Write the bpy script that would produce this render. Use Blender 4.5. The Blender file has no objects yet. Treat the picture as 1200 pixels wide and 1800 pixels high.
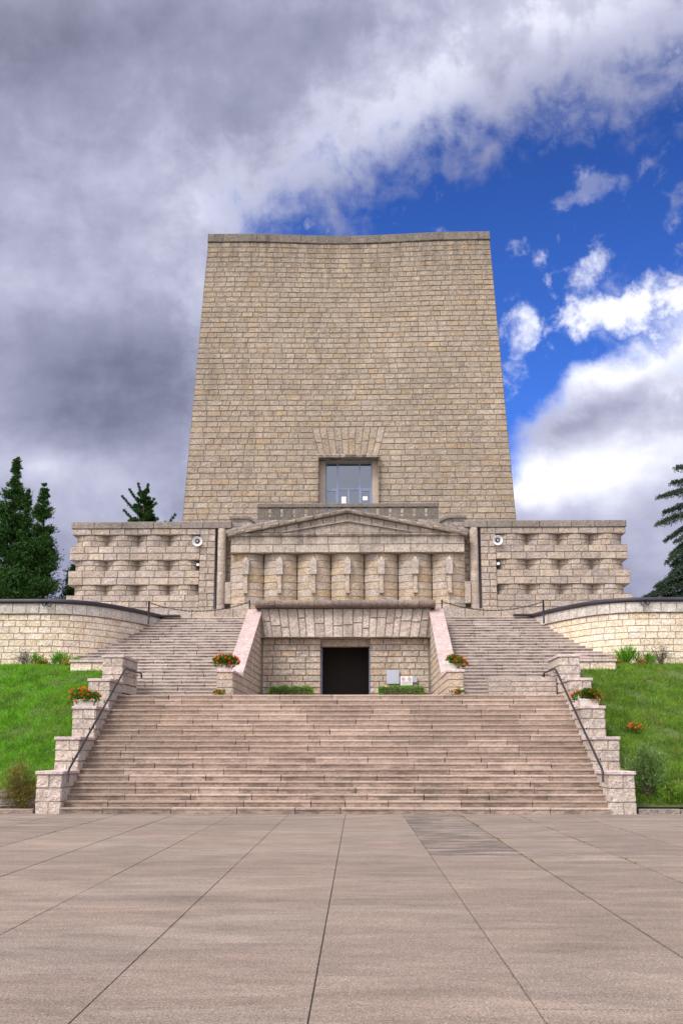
import bpy, math, random
from mathutils import Vector
R = math.radians
scene = bpy.context.scene
COL = scene.collection

# ------------------------------------------------------------------ camera
cam_d = bpy.data.cameras.new('camera')
cam = bpy.data.objects.new('camera', cam_d); COL.objects.link(cam)
cam.location = (0.84, 0, 1.6)
cam.rotation_euler = (R(90 + 11.78), 0, R(1.26))
cam_d.sensor_fit = 'VERTICAL'; cam_d.sensor_height = 36; cam_d.lens = 40
cam_d.clip_end = 3000
scene.camera = cam

# ------------------------------------------------------------------ light
SUN_EL = 50.0; SUN_AZ = 218.0        # azimuth clockwise from +Y: behind the camera, to its left
sd = bpy.data.lights.new('sun', 'SUN'); sd.energy = 1.6; sd.angle = R(14); sd.color = (1, 0.94, 0.86)
sun = bpy.data.objects.new('sun', sd); COL.objects.link(sun)
sv = Vector((math.sin(R(SUN_AZ))*math.cos(R(SUN_EL)), math.cos(R(SUN_AZ))*math.cos(R(SUN_EL)), math.sin(R(SUN_EL))))
sun.rotation_euler = sv.to_track_quat('Z', 'Y').to_euler()
scene.view_settings.view_transform = 'Standard'
scene.view_settings.look = 'None'
scene.view_settings.gamma = 1
scene.view_settings.exposure = 0.62

# ------------------------------------------------------------------ node helper
class NT:
    def __init__(s, tree): s.t = tree; s.n = tree.nodes; s.l = tree.links
    def new(s, typ, **kw):
        n = s.n.new(typ)
        for k, v in kw.items(): setattr(n, k, v)
        return n
    def put(s, sock, v):
        if hasattr(v, 'is_output'): s.l.new(v, sock)
        elif isinstance(v, (tuple, list)) and len(v) == 3 and sock.type == 'RGBA': sock.default_value = (*v, 1)
        else: sock.default_value = v
    def m(s, op, a, b=0.0, c=0.0, clamp=False):
        n = s.new('ShaderNodeMath', operation=op, use_clamp=clamp)
        s.put(n.inputs[0], a); s.put(n.inputs[1], b); s.put(n.inputs[2], c)
        return n.outputs[0]
    def vm(s, op, a, b=(0, 0, 0)):
        n = s.new('ShaderNodeVectorMath', operation=op); s.put(n.inputs[0], a); s.put(n.inputs[1], b)
        return n.outputs[0]
    def xyz(s, a):
        n = s.new('ShaderNodeSeparateXYZ'); s.put(n.inputs[0], a); return n.outputs
    def comb(s, x, y, z):
        n = s.new('ShaderNodeCombineXYZ'); s.put(n.inputs[0], x); s.put(n.inputs[1], y); s.put(n.inputs[2], z)
        return n.outputs[0]
    def noise(s, v, scale, detail=3, rough=0.55, dist=0.0):
        n = s.new('ShaderNodeTexNoise'); s.put(n.inputs['Vector'], v)
        n.inputs['Scale'].default_value = scale; n.inputs['Detail'].default_value = detail
        n.inputs['Roughness'].default_value = rough; n.inputs['Distortion'].default_value = dist
        return n.outputs[0]
    def voro(s, v, scale, feature='F1'):
        n = s.new('ShaderNodeTexVoronoi', feature=feature); s.put(n.inputs['Vector'], v)
        n.inputs['Scale'].default_value = scale
        return n.outputs['Distance']
    def ramp(s, f, stops, interp='LINEAR'):
        n = s.new('ShaderNodeValToRGB'); s.put(n.inputs[0], f)
        cr = n.color_ramp; cr.interpolation = interp
        while len(cr.elements) < len(stops): cr.elements.new(0.5)
        for e, (p, c) in zip(cr.elements, stops):
            e.position = p; e.color = (*c, 1) if not isinstance(c, float) else (c, c, c, 1)
        return n.outputs[0]
    def smooth(s, f, a, b, lo=0.0, hi=1.0):
        n = s.new('ShaderNodeMapRange', interpolation_type='SMOOTHSTEP')
        s.put(n.inputs[0], f); n.inputs[1].default_value = a; n.inputs[2].default_value = b
        n.inputs[3].default_value = lo; n.inputs[4].default_value = hi
        return n.outputs[0]
    def lin(s, f, a, b, lo=0.0, hi=1.0):
        n = s.new('ShaderNodeMapRange'); s.put(n.inputs[0], f); n.inputs[1].default_value = a; n.inputs[2].default_value = b
        n.inputs[3].default_value = lo; n.inputs[4].default_value = hi
        return n.outputs[0]
    def mix(s, f, a, b, blend='MIX'):
        n = s.new('ShaderNodeMix', data_type='RGBA', blend_type=blend)
        s.put(n.inputs[0], f); s.put(n.inputs[6], a); s.put(n.inputs[7], b)
        return n.outputs[2]
    def scale_col(s, c, f):
        n = s.new('ShaderNodeVectorMath', operation='SCALE'); s.put(n.inputs[0], c); s.put(n.inputs['Scale'], f)
        return n.outputs[0]

# ------------------------------------------------------------------ sky (world)
world = bpy.data.worlds.new('World'); scene.world = world; world.use_nodes = True
W = NT(world.node_tree); W.n.clear()
wout = W.new('ShaderNodeOutputWorld')
sky = W.new('ShaderNodeTexSky', sky_type='NISHITA'); sky.sun_disc = False
sky.sun_elevation = R(SUN_EL); sky.sun_rotation = R(SUN_AZ); sky.air_density = 1.0; sky.dust_density = 0.3; sky.ozone_density = 3.0
D = W.new('ShaderNodeTexCoord').outputs['Generated']
dx, dy, dz = W.xyz(D)
az = W.m('ARCTAN2', dx, dy); el = W.m('ARCSINE', dz)
zz = W.m('ADD', W.m('MAXIMUM', dz, 0.0), 0.22)
cp = W.comb(W.m('DIVIDE', dx, zz), W.m('DIVIDE', dy, zz), 0.0)           # on the cloud deck
q = W.comb(az, el, 0.0)
rotn = W.new('ShaderNodeMapping'); rotn.inputs['Rotation'].default_value = (0, 0, R(-32)); rotn.inputs['Scale'].default_value = (0.55, 1.25, 1)
W.put(rotn.inputs['Vector'], q)
qs = rotn.outputs[0]                                                     # stretched along the wind
n_big = W.noise(cp, 1.3, 6, 0.55, 0.25)
n_str = W.noise(qs, 7.0, 7, 0.58, 0.3)
n_mid = W.noise(q, 13.0, 8, 0.6, 0.25)
n_fine = W.noise(q, 34.0, 6, 0.6, 0.2)
# the opening of blue on the right: three edges measured as angles
sA = W.m('SUBTRACT', W.m('MULTIPLY', W.m('ADD', az, 0.078), 0.401), W.m('MULTIPLY', W.m('SUBTRACT', el, 0.486), 0.916))
sT = W.m('SUBTRACT', 0.558, el)
lowB = W.m('ADD', 0.330, W.m('ADD', W.m('MULTIPLY', W.m('MINIMUM', W.m('SUBTRACT', az, 0.19), 0.0), 1.5), W.m('MULTIPLY', W.m('MAXIMUM', W.m('SUBTRACT', az, 0.19), 0.0), 0.30)))
sB = W.m('SUBTRACT', el, lowB)
def blob(a0, e0, sa, se, rot=0.0):
    ca, sa_ = math.cos(rot), math.sin(rot)
    u = W.m('SUBTRACT', az, a0); v = W.m('SUBTRACT', el, e0)
    uu = W.m('DIVIDE', W.m('ADD', W.m('MULTIPLY', u, ca), W.m('MULTIPLY', v, sa_)), sa)
    vv = W.m('DIVIDE', W.m('SUBTRACT', W.m('MULTIPLY', v, ca), W.m('MULTIPLY', u, sa_)), se)
    r2 = W.m('ADD', W.m('MULTIPLY', uu, uu), W.m('MULTIPLY', vv, vv))
    return W.m('EXPONENT', W.m('MULTIPLY', r2, -1.0))
smin = lambda a, b, k: W.m('SMOOTH_MIN', a, b, k)
sL = W.m('SUBTRACT', az, -0.115)
blue = smin(smin(smin(sA, sT, 0.02), sB, 0.02), sL, 0.02)
frill = W.m('ADD', W.m('MULTIPLY', W.m('SUBTRACT', n_mid, 0.5), 0.17), W.m('ADD', W.m('MULTIPLY', W.m('SUBTRACT', n_fine, 0.5), 0.075), W.m('MULTIPLY', W.m('SUBTRACT', n_str, 0.5), 0.09)))
bl = W.m('ADD', blue, frill)
for _b in ((0.160, 0.318, 0.024, 0.034, 0.3), (0.195, 0.338, 0.035, 0.010, 0.1)): bl = W.m('ADD', bl, W.m('MULTIPLY', blob(*_b), 0.055))
cover = W.smooth(bl, -0.030, 0.050, 1.0, 0.0)
def wisp(b, lo, hi): return W.smooth(W.m('ADD', b, W.m('ADD', W.m('MULTIPLY', W.m('SUBTRACT', n_mid, 0.5), 3.0), W.m('MULTIPLY', W.m('SUBTRACT', n_fine, 0.5), 3.0))), lo, hi)
w1 = W.m('MULTIPLY', wisp(blob(0.212, 0.412, 0.022, 0.040, -0.6), 0.45, 1.6), 0.9)
w2 = W.m('MULTIPLY', wisp(blob(0.225, 0.475, 0.075, 0.014, 0.35), 0.6, 1.3), 0.35)
w3 = W.m('MULTIPLY', wisp(blob(-0.035, 0.452, 0.022, 0.016, 0.2), 0.5, 1.5), 0.7)
w4 = W.m('MULTIPLY', wisp(blob(0.140, 0.355, 0.022, 0.045, 0.1), 0.4, 1.5), 0.9)
w5 = W.m('MULTIPLY', wisp(blob(0.24, 0.535, 0.09, 0.02, 0.1), 0.5, 1.5), 0.35)
w6 = W.m('MULTIPLY', wisp(blob(0.30, 0.46, 0.03, 0.018, 0.4), 0.5, 1.2), 0.35)
w7 = wisp(blob(0.262, 0.376, 0.085, 0.022, 0.16), 0.3, 1.3)
w8 = W.m('MULTIPLY', wisp(blob(0.195, 0.525, 0.05, 0.022, 0.3), 0.5, 1.5), 0.4)
wsp = W.m('MAXIMUM', W.m('MAXIMUM', W.m('MAXIMUM', w7, w8), W.m('MAXIMUM', w1, w2)), W.m('MAXIMUM', W.m('MAXIMUM', w3, w4), W.m('MAXIMUM', w5, w6)))
cover = W.m('MAXIMUM', cover, wsp)
# brightness of the cloud deck
tone = W.m('ADD', 0.50, W.m('MULTIPLY', W.m('SUBTRACT', n_str, 0.5), 0.62))
tone = W.m('ADD', tone, W.m('MULTIPLY', W.m('SUBTRACT', n_mid, 0.5), 0.40))
tone = W.m('ADD', tone, W.m('MULTIPLY', W.m('SUBTRACT', n_fine, 0.5), 0.16))
tone = W.m('ADD', tone, W.m('MULTIPLY', W.m('SUBTRACT', n_big, 0.5), 0.35))
for a0, e0, sa, se, rot, amt in ((-0.215, 0.315, 0.10, 0.055, 0.2, -0.17), (-0.28, 0.59, 0.16, 0.035, 0.1, -0.20), (-0.27, 0.285, 0.05, 0.03, 0, -0.12),
        (0.06, 0.555, 0.13, 0.045, 0.4, 0.22), (-0.10, 0.47, 0.13, 0.05, 0.5, 0.10), (0.19, 0.61, 0.15, 0.03, 0.0, 0.10),
        (-0.32, 0.40, 0.07, 0.06, 0.5, 0.16), (0.25, 0.345, 0.11, 0.045, 0.25, 0.50), (0.20, 0.235, 0.12, 0.034, 0.15, 0.50), (-0.285, 0.238, 0.035, 0.013, 0.1, 0.22), (-0.27, 0.45, 0.12, 0.05, 0.5, 0.08),
        (0.20, 0.282, 0.10, 0.013, 0.40, -0.15), (0.20, 0.40, 0.05, 0.05, 0, 0.40), (-0.24, 0.225, 0.11, 0.035, 0, 0.20), (0.13, 0.36, 0.04, 0.06, 0, 0.35),
        (0.26, 0.185, 0.10, 0.04, 0, 0.16), (0.02, 0.605, 0.10, 0.02, 0.1, -0.14)):
    tone = W.m('ADD', tone, W.m('MULTIPLY', blob(a0, e0, sa, se, rot), amt))
edge = W.m('MULTIPLY', W.smooth(bl, -0.075, 0.01), 0.15)                   # thin sunlit rims beside the opening
tone = W.m('ADD', tone, edge)
ccol = W.ramp(tone, [(0.0, (0.070, 0.076, 0.115)), (0.25, (0.130, 0.138, 0.205)), (0.5, (0.230, 0.238, 0.335)), (0.75, (0.39, 0.40, 0.51)), (1.0, (0.70, 0.71, 0.79))])
bsky = W.new('ShaderNodeBackground'); deep = W.lin(el, 0.30, 0.62, 1.22, 0.72); W.put(bsky.inputs[0], W.mix(1.0, sky.outputs[0], (0.26, 0.50, 1.12), 'MULTIPLY')); W.put(bsky.inputs[1], W.m('MULTIPLY', deep, 0.082))
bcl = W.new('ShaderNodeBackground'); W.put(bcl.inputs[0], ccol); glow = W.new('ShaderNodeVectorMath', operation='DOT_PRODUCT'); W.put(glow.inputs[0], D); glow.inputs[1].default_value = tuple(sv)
W.put(bcl.inputs[1], W.m('MULTIPLY', 1.02, W.smooth(glow.outputs['Value'], 0.05, 0.95, 1.0, 3.9)))  # clouds around the unseen sun brightened, added as soft frontal fill
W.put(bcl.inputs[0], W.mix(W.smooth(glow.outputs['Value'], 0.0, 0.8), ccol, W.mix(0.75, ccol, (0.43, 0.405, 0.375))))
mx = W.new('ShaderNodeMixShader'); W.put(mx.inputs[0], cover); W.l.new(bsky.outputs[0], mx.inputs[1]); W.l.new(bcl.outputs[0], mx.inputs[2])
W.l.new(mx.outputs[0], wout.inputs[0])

# ------------------------------------------------------------------ materials
def base_mat(name):
    m = bpy.data.materials.new(name); m.use_nodes = True
    t = NT(m.node_tree); b = t.n['Principled BSDF']
    return m, t, b
def pos(t): return t.new('ShaderNodeNewGeometry').outputs['Position']
def island(t): return t.new('ShaderNodeNewGeometry').outputs['Random Per Island']

def stone(name, cols, gain=1.0, pits=0.6, rough_bump=0.5, stain=0.35, stain_z=None, riser=0.0, lichen=0.0, k=1.0):
    m, t, b = base_mat(name)
    p = pos(t); isl = island(t)
    n = len(cols)
    c = t.ramp(isl, [((i + 0.5)/n, cc) for i, cc in enumerate(cols)])
    big = t.noise(p, 0.35, 4, 0.6); med = t.noise(p, 3.5, 4, 0.6); fin = t.noise(p, 13, 4, 0.7); grit = t.noise(p, 42, 3, 0.65)
    f = t.lin(big, 0.3, 0.7, 0.86, 1.12)
    f = t.m('MULTIPLY', f, t.lin(med, 0.25, 0.75, 1 - 0.19*k, 1 + 0.19*k))
    f = t.m('MULTIPLY', f, t.lin(fin, 0.28, 0.72, 1 - 0.38*k, 1 + 0.38*k))
    f = t.m('MULTIPLY', f, t.lin(grit, 0.28, 0.72, 1 - 0.30*k, 1 + 0.30*k))
    c = t.scale_col(c, t.m('MULTIPLY', f, gain))
    if lichen:
        c = t.mix(t.m('MULTIPLY', t.smooth(t.noise(p, 1.1, 5, 0.65), 0.52, 0.70), lichen), c, (0.42, 0.28, 0.10), 'MIX')
    if pits:
        pv = t.voro(p, 13.0); pn = t.noise(p, 4.0, 3, 0.6)
        pm = t.m('MULTIPLY', t.smooth(pv, 0.12, 0.27, 1.0, 0.0), t.smooth(pn, 0.40, 0.56))
        c = t.mix(t.m('MULTIPLY', pm, pits), c, (0.055, 0.045, 0.038))
    if stain:
        x, y, z = t.xyz(p)
        sv_ = t.comb(t.m('MULTIPLY', x, 1.4), t.m('MULTIPLY', y, 1.4), t.m('MULTIPLY', z, 0.22))
        sm = t.smooth(t.noise(sv_, 1.1, 5, 0.6), 0.50, 0.76)
        c = t.mix(t.m('MULTIPLY', sm, stain), c, (0.10, 0.088, 0.078))
        if stain_z:
            z0, z1, amt = stain_z                      # run-off streaks hanging from the coping
            sv2 = t.comb(t.m('MULTIPLY', x, 2.6), t.m('MULTIPLY', y, 2.6), t.m('MULTIPLY', z, 0.12))
            sm2 = t.m('MULTIPLY', t.smooth(t.noise(sv2, 1.0, 4, 0.6), 0.36, 0.64), t.lin(z, z0, z1, 0.0, 1.0))
            c = t.mix(t.m('MULTIPLY', sm2, amt), c, (0.045, 0.040, 0.038))
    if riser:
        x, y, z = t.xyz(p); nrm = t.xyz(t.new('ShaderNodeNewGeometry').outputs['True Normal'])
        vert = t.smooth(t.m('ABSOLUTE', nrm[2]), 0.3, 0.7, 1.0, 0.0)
        amt, zb, rise = riser                          # soiling plus an even shade painted on the risers; worn nosings stay clean
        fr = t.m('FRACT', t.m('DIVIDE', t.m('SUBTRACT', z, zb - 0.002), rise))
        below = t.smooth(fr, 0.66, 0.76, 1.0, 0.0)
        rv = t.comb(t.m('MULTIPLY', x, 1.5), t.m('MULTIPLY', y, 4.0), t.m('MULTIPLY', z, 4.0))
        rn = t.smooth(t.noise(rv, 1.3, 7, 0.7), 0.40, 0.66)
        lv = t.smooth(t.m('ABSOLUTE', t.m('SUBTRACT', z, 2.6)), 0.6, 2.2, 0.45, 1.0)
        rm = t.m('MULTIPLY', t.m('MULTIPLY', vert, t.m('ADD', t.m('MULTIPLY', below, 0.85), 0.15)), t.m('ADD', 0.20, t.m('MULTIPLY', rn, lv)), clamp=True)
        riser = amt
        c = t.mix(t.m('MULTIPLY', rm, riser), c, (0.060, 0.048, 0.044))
    c = t.mix(1.0, c, (0.90, 0.905, 0.965), 'MULTIPLY')
    t.put(b.inputs['Base Color'], c)
    b.inputs['Roughness'].default_value = 0.9; b.inputs['Specular IOR Level'].default_value = 0.25
    bp = t.new('ShaderNodeBump'); bp.inputs['Strength'].default_value = min(1.0, rough_bump*1.3); bp.inputs['Distance'].default_value = 0.08
    t.put(bp.inputs['Height'], t.m('ADD', t.m('MULTIPLY', t.noise(p, 9, 4, 0.65), 0.9), t.m('MULTIPLY', fin, 0.4)))
    t.l.new(bp.outputs[0], b.inputs['Normal'])
    return m
def plain(name, col, rough=0.6, metal=0.0, var=0.15, vscale=6.0, bump=0.0):
    m, t, b = base_mat(name); p = pos(t)
    f = t.lin(t.noise(p, vscale, 4, 0.6), 0.25, 0.75, 1 - var, 1 + var)
    c = t.new('ShaderNodeRGB'); c.outputs[0].default_value = (*col, 1)
    t.put(b.inputs['Base Color'], t.scale_col(c.outputs[0], f))
    b.inputs['Roughness'].default_value = rough; b.inputs['Metallic'].default_value = metal
    if bump:
        bp = t.new('ShaderNodeBump'); bp.inputs['Strength'].default_value = bump; bp.inputs['Distance'].default_value = 0.03
        t.put(bp.inputs['Height'], t.noise(p, vscale*4, 3, 0.6)); t.l.new(bp.outputs[0], b.inputs['Normal'])
    return m
def leafy(name, cols, trans=0.25, rough=0.6, dry=0.0):
    m, t, b = base_mat(name); p = pos(t); isl = island(t); n = len(cols)
    c = t.ramp(isl, [((i + 0.5)/n, cc) for i, cc in enumerate(cols)])
    c = t.scale_col(c, t.lin(t.noise(p, 1.6, 5, 0.65), 0.3, 0.7, 0.52 if dry else 0.70, 1.38 if dry else 1.30))
    if dry: c = t.mix(t.m('MULTIPLY', t.smooth(t.noise(p, 0.9, 5, 0.65, 0.3), 0.50, 0.68), dry), c, (0.24, 0.22, 0.07))
    t.put(b.inputs['Base Color'], c); b.inputs['Roughness'].default_value = rough; b.inputs['Specular IOR Level'].default_value = 0.3
    tr = t.new('ShaderNodeBsdfTranslucent'); t.put(tr.inputs[0], c)
    ms = t.new('ShaderNodeMixShader'); ms.inputs[0].default_value = trans
    out = t.n['Material Output']
    t.l.new(b.outputs[0], ms.inputs[1]); t.l.new(tr.outputs[0], ms.inputs[2]); t.l.new(ms.outputs[0], out.inputs[0])
    return m

M = {}
M['tower'] = stone('tower_stone', [(0.41, 0.33, 0.244), (0.447, 0.356, 0.254), (0.388, 0.314, 0.239), (0.437, 0.356, 0.269), (0.475, 0.375, 0.269), (0.421, 0.34, 0.259), (0.437, 0.324, 0.206), (0.447, 0.37, 0.288)], 0.95, 0.85, 0.6, 0.34, (24.0, 27.6, 0.45), lichen=0.08)
M['facade'] = stone('facade_stone', [(0.42, 0.343, 0.276), (0.47, 0.378, 0.291), (0.38, 0.318, 0.27), (0.45, 0.388, 0.333), (0.5, 0.408, 0.312), (0.4, 0.328, 0.26)], 1.10, 0.65, 0.6, 0.22, (10.3, 12.0, 0.35), lichen=0.10)
M['column'] = stone('column_stone', [(0.44, 0.35, 0.255), (0.48, 0.381, 0.267), (0.4, 0.34, 0.278), (0.46, 0.391, 0.325), (0.43, 0.319, 0.197)], 1.14, 0.55, 0.6, 0.18, (9.3, 10.3, 0.25), lichen=0.16)
M['coping'] = stone('weathered_coping', [(0.26, 0.225, 0.19), (0.22, 0.19, 0.16), (0.30, 0.26, 0.22), (0.24, 0.20, 0.175)], 1.10, 0.6, 0.6, 0.70)
M['pediment'] = stone('pediment_stone', [(0.36, 0.30, 0.24), (0.40, 0.335, 0.265), (0.33, 0.28, 0.235), (0.42, 0.36, 0.29)], 1.10, 0.6, 0.6, 0.45, (11.0, 12.2, 0.5))
M['entab'] = stone('entablature_stone', [(0.42, 0.36, 0.29), (0.38, 0.325, 0.265), (0.45, 0.385, 0.31), (0.40, 0.335, 0.27)], 1.15, 0.5, 0.5, 0.35, (10.4, 11.15, 0.75))
M['portal'] = stone('portal_stone', [(0.449, 0.362, 0.28), (0.49, 0.388, 0.29), (0.408, 0.342, 0.275), (0.479, 0.408, 0.33), (0.459, 0.357, 0.25)], 1.18, 0.5, 0.7, 0.25)
M['voussoir'] = stone('voussoir_stone', [(0.449, 0.374, 0.31), (0.49, 0.416, 0.345), (0.388, 0.322, 0.27), (0.469, 0.4, 0.33), (0.347, 0.291, 0.24)], 1.250, 0.4, 0.7, 0.40)
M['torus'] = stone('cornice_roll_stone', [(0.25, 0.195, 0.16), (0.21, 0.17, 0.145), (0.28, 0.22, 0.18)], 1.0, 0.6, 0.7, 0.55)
M['cream'] = stone('cream_wall_stone', [(0.657, 0.546, 0.391), (0.7, 0.588, 0.443), (0.615, 0.493, 0.34), (0.678, 0.588, 0.474), (0.636, 0.514, 0.35), (0.71, 0.609, 0.474)], 1.28, 0.45, 0.6, 0.10, lichen=0.10)
M['capcream'] = stone('pale_cap_stone', [(0.58, 0.53, 0.46), (0.62, 0.56, 0.48), (0.54, 0.49, 0.42), (0.60, 0.55, 0.48)], 1.0, 0.25, 0.3, 0.15)
M['pier'] = stone('pier_stone', [(0.50, 0.42, 0.35), (0.54, 0.455, 0.375), (0.46, 0.395, 0.335), (0.52, 0.45, 0.39)], 1.18, 0.35, 0.9, 0.12)
M['piercap'] = stone('pier_cap_stone', [(0.50, 0.40, 0.36), (0.54, 0.44, 0.40), (0.47, 0.385, 0.35)], 1.15, 0.15, 0.2, 0.18)
M['pink'] = stone('pink_slab_stone', [(0.56, 0.425, 0.385), (0.58, 0.45, 0.41), (0.53, 0.40, 0.365)], 0.90, 0.1, 0.15, 0.12)
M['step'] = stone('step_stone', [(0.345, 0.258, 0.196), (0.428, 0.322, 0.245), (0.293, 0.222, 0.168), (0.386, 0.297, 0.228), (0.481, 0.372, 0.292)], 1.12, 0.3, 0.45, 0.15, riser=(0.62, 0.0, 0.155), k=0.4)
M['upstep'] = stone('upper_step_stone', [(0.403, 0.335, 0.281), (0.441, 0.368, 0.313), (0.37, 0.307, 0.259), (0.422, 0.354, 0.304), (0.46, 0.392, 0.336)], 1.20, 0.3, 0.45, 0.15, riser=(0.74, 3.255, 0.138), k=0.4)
M['ramp'] = stone('ramp_wall_stone', [(0.46, 0.38, 0.325), (0.49, 0.41, 0.355), (0.44, 0.36, 0.31)], 1.0, 0.25, 0.5, 0.12)
M['rubble'] = stone('rubble_stone', [(0.26, 0.22, 0.19), (0.32, 0.27, 0.23), (0.22, 0.19, 0.165)], 1.0, 0.5, 1.0, 0.3)
M['balc'] = stone('balcony_concrete', [(0.21, 0.185, 0.155), (0.235, 0.205, 0.17), (0.19, 0.165, 0.14)], 0.900, 0.3, 0.3, 0.45)
M['towercap'] = stone('stained_tower_coping', [(0.22, 0.19, 0.155), (0.26, 0.22, 0.18), (0.19, 0.165, 0.14), (0.24, 0.205, 0.165)], 1.0, 0.6, 0.6, 0.8)
M['mortar'] = plain('mortar', (0.185, 0.165, 0.145), 0.95, 0, 0.3, 4)
M['mortar_lt'] = plain('pale_mortar', (0.33, 0.29, 0.24), 0.95, 0, 0.3, 4)
M['iron'] = plain('black_iron', (0.018, 0.018, 0.026), 0.45, 0.3, 0.2)
M['flash'] = plain('dark_metal_flashing', (0.035, 0.030, 0.045), 0.5, 0.2, 0.3, 1.5)
M['frame'] = plain('blue_grey_metal', (0.20, 0.26, 0.40), 0.4, 0.3, 0.1)
M['whitemetal'] = plain('white_enamel', (0.72, 0.73, 0.76), 0.4, 0, 0.05)
M['greymetal'] = plain('grey_metal', (0.42, 0.46, 0.55), 0.35, 0.2, 0.06)
M['paper'] = plain('white_paper', (0.80, 0.82, 0.84), 0.8, 0, 0.03)
M['red'] = plain('sign_red', (0.55, 0.05, 0.05), 0.5)
M['ink'] = plain('grey_ink', (0.22, 0.22, 0.24), 0.6)
M['jamb'] = plain('rendered_jamb', (0.46, 0.375, 0.315), 0.85, 0, 0.12)
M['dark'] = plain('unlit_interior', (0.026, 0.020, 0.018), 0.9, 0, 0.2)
M['soil'] = plain('bank_soil', (0.07, 0.10, 0.025), 0.95, 0, 0.4, 1.5, 0.6)
M['field'] = plain('meadow', (0.06, 0.10, 0.03), 0.95, 0, 0.4, 0.3)
M['joint'] = plain('pavement_joint', (0.035, 0.030, 0.026), 0.95, 0, 0.3, 3)
M['bark'] = plain('bark', (0.07, 0.05, 0.038), 0.9, 0, 0.35, 5, 0.7)
M['terrace'] = plain('terrace_gravel', (0.34, 0.29, 0.24), 0.95, 0, 0.2, 3)
M['white_box'] = plain('white_planter', (0.62, 0.58, 0.55), 0.7, 0, 0.1)
M['grass'] = leafy('grass_blades', [(0.101, 0.31, 0.009), (0.138, 0.402, 0.013), (0.185, 0.462, 0.019), (0.083, 0.25, 0.009), (0.25, 0.422, 0.03), (0.112, 0.341, 0.013)], 0.35, dry=0.30)
M['grass2'] = leafy('dry_grass_blades', [(0.102, 0.244, 0.016), (0.131, 0.297, 0.019), (0.179, 0.325, 0.026), (0.078, 0.199, 0.013), (0.296, 0.342, 0.051), (0.108, 0.261, 0.016)], 0.35, dry=0.42)
M['cypress'] = leafy('cypress_leaves', [(0.015, 0.052, 0.01), (0.022, 0.077, 0.012), (0.031, 0.1, 0.014), (0.012, 0.041, 0.008), (0.046, 0.122, 0.014)], 0.15)
M['cedar'] = leafy('cedar_needles', [(0.034, 0.068, 0.044), (0.051, 0.095, 0.058), (0.072, 0.122, 0.072), (0.027, 0.054, 0.033)], 0.15)
M['hedge'] = leafy('hedge_leaves', [(0.088, 0.244, 0.02), (0.136, 0.338, 0.025), (0.195, 0.423, 0.035), (0.069, 0.181, 0.015)], 0.25)
M['geranium'] = leafy('geranium_leaves', [(0.078, 0.182, 0.018), (0.117, 0.247, 0.024), (0.058, 0.13, 0.014)], 0.25)
M['petal'] = leafy('red_orange_petals', [(0.82, 0.13, 0.012), (0.86, 0.22, 0.018), (0.74, 0.075, 0.012)], 0.3)
M['rust'] = leafy('russet_shrub_leaves', [(0.177, 0.134, 0.032), (0.116, 0.152, 0.025), (0.218, 0.179, 0.038), (0.082, 0.134, 0.023), (0.272, 0.152, 0.038)], 0.25)
M['sage'] = leafy('sage_shrub_leaves', [(0.102, 0.196, 0.045), (0.136, 0.243, 0.062), (0.068, 0.149, 0.034), (0.19, 0.251, 0.068)], 0.25)
M['greyplant'] = leafy('grey_shrub_leaves', [(0.26, 0.247, 0.195), (0.195, 0.208, 0.143), (0.338, 0.286, 0.234)], 0.25)
M['yellow'] = leafy('yellow_leaves', [(0.30, 0.25, 0.04), (0.20, 0.22, 0.04), (0.36, 0.25, 0.05)], 0.3)

def glass_mat():
    m, t, b = base_mat('window_glass')
    b.inputs['Base Color'].default_value = (0.10, 0.12, 0.155, 1); b.inputs['Roughness'].default_value = 0.05
    b.inputs['Specular IOR Level'].default_value = 1.0; b.inputs['Metallic'].default_value = 0.8
    b.inputs['Coat Weight'].default_value = 0.6
    return m
M['glass'] = glass_mat()

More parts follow.
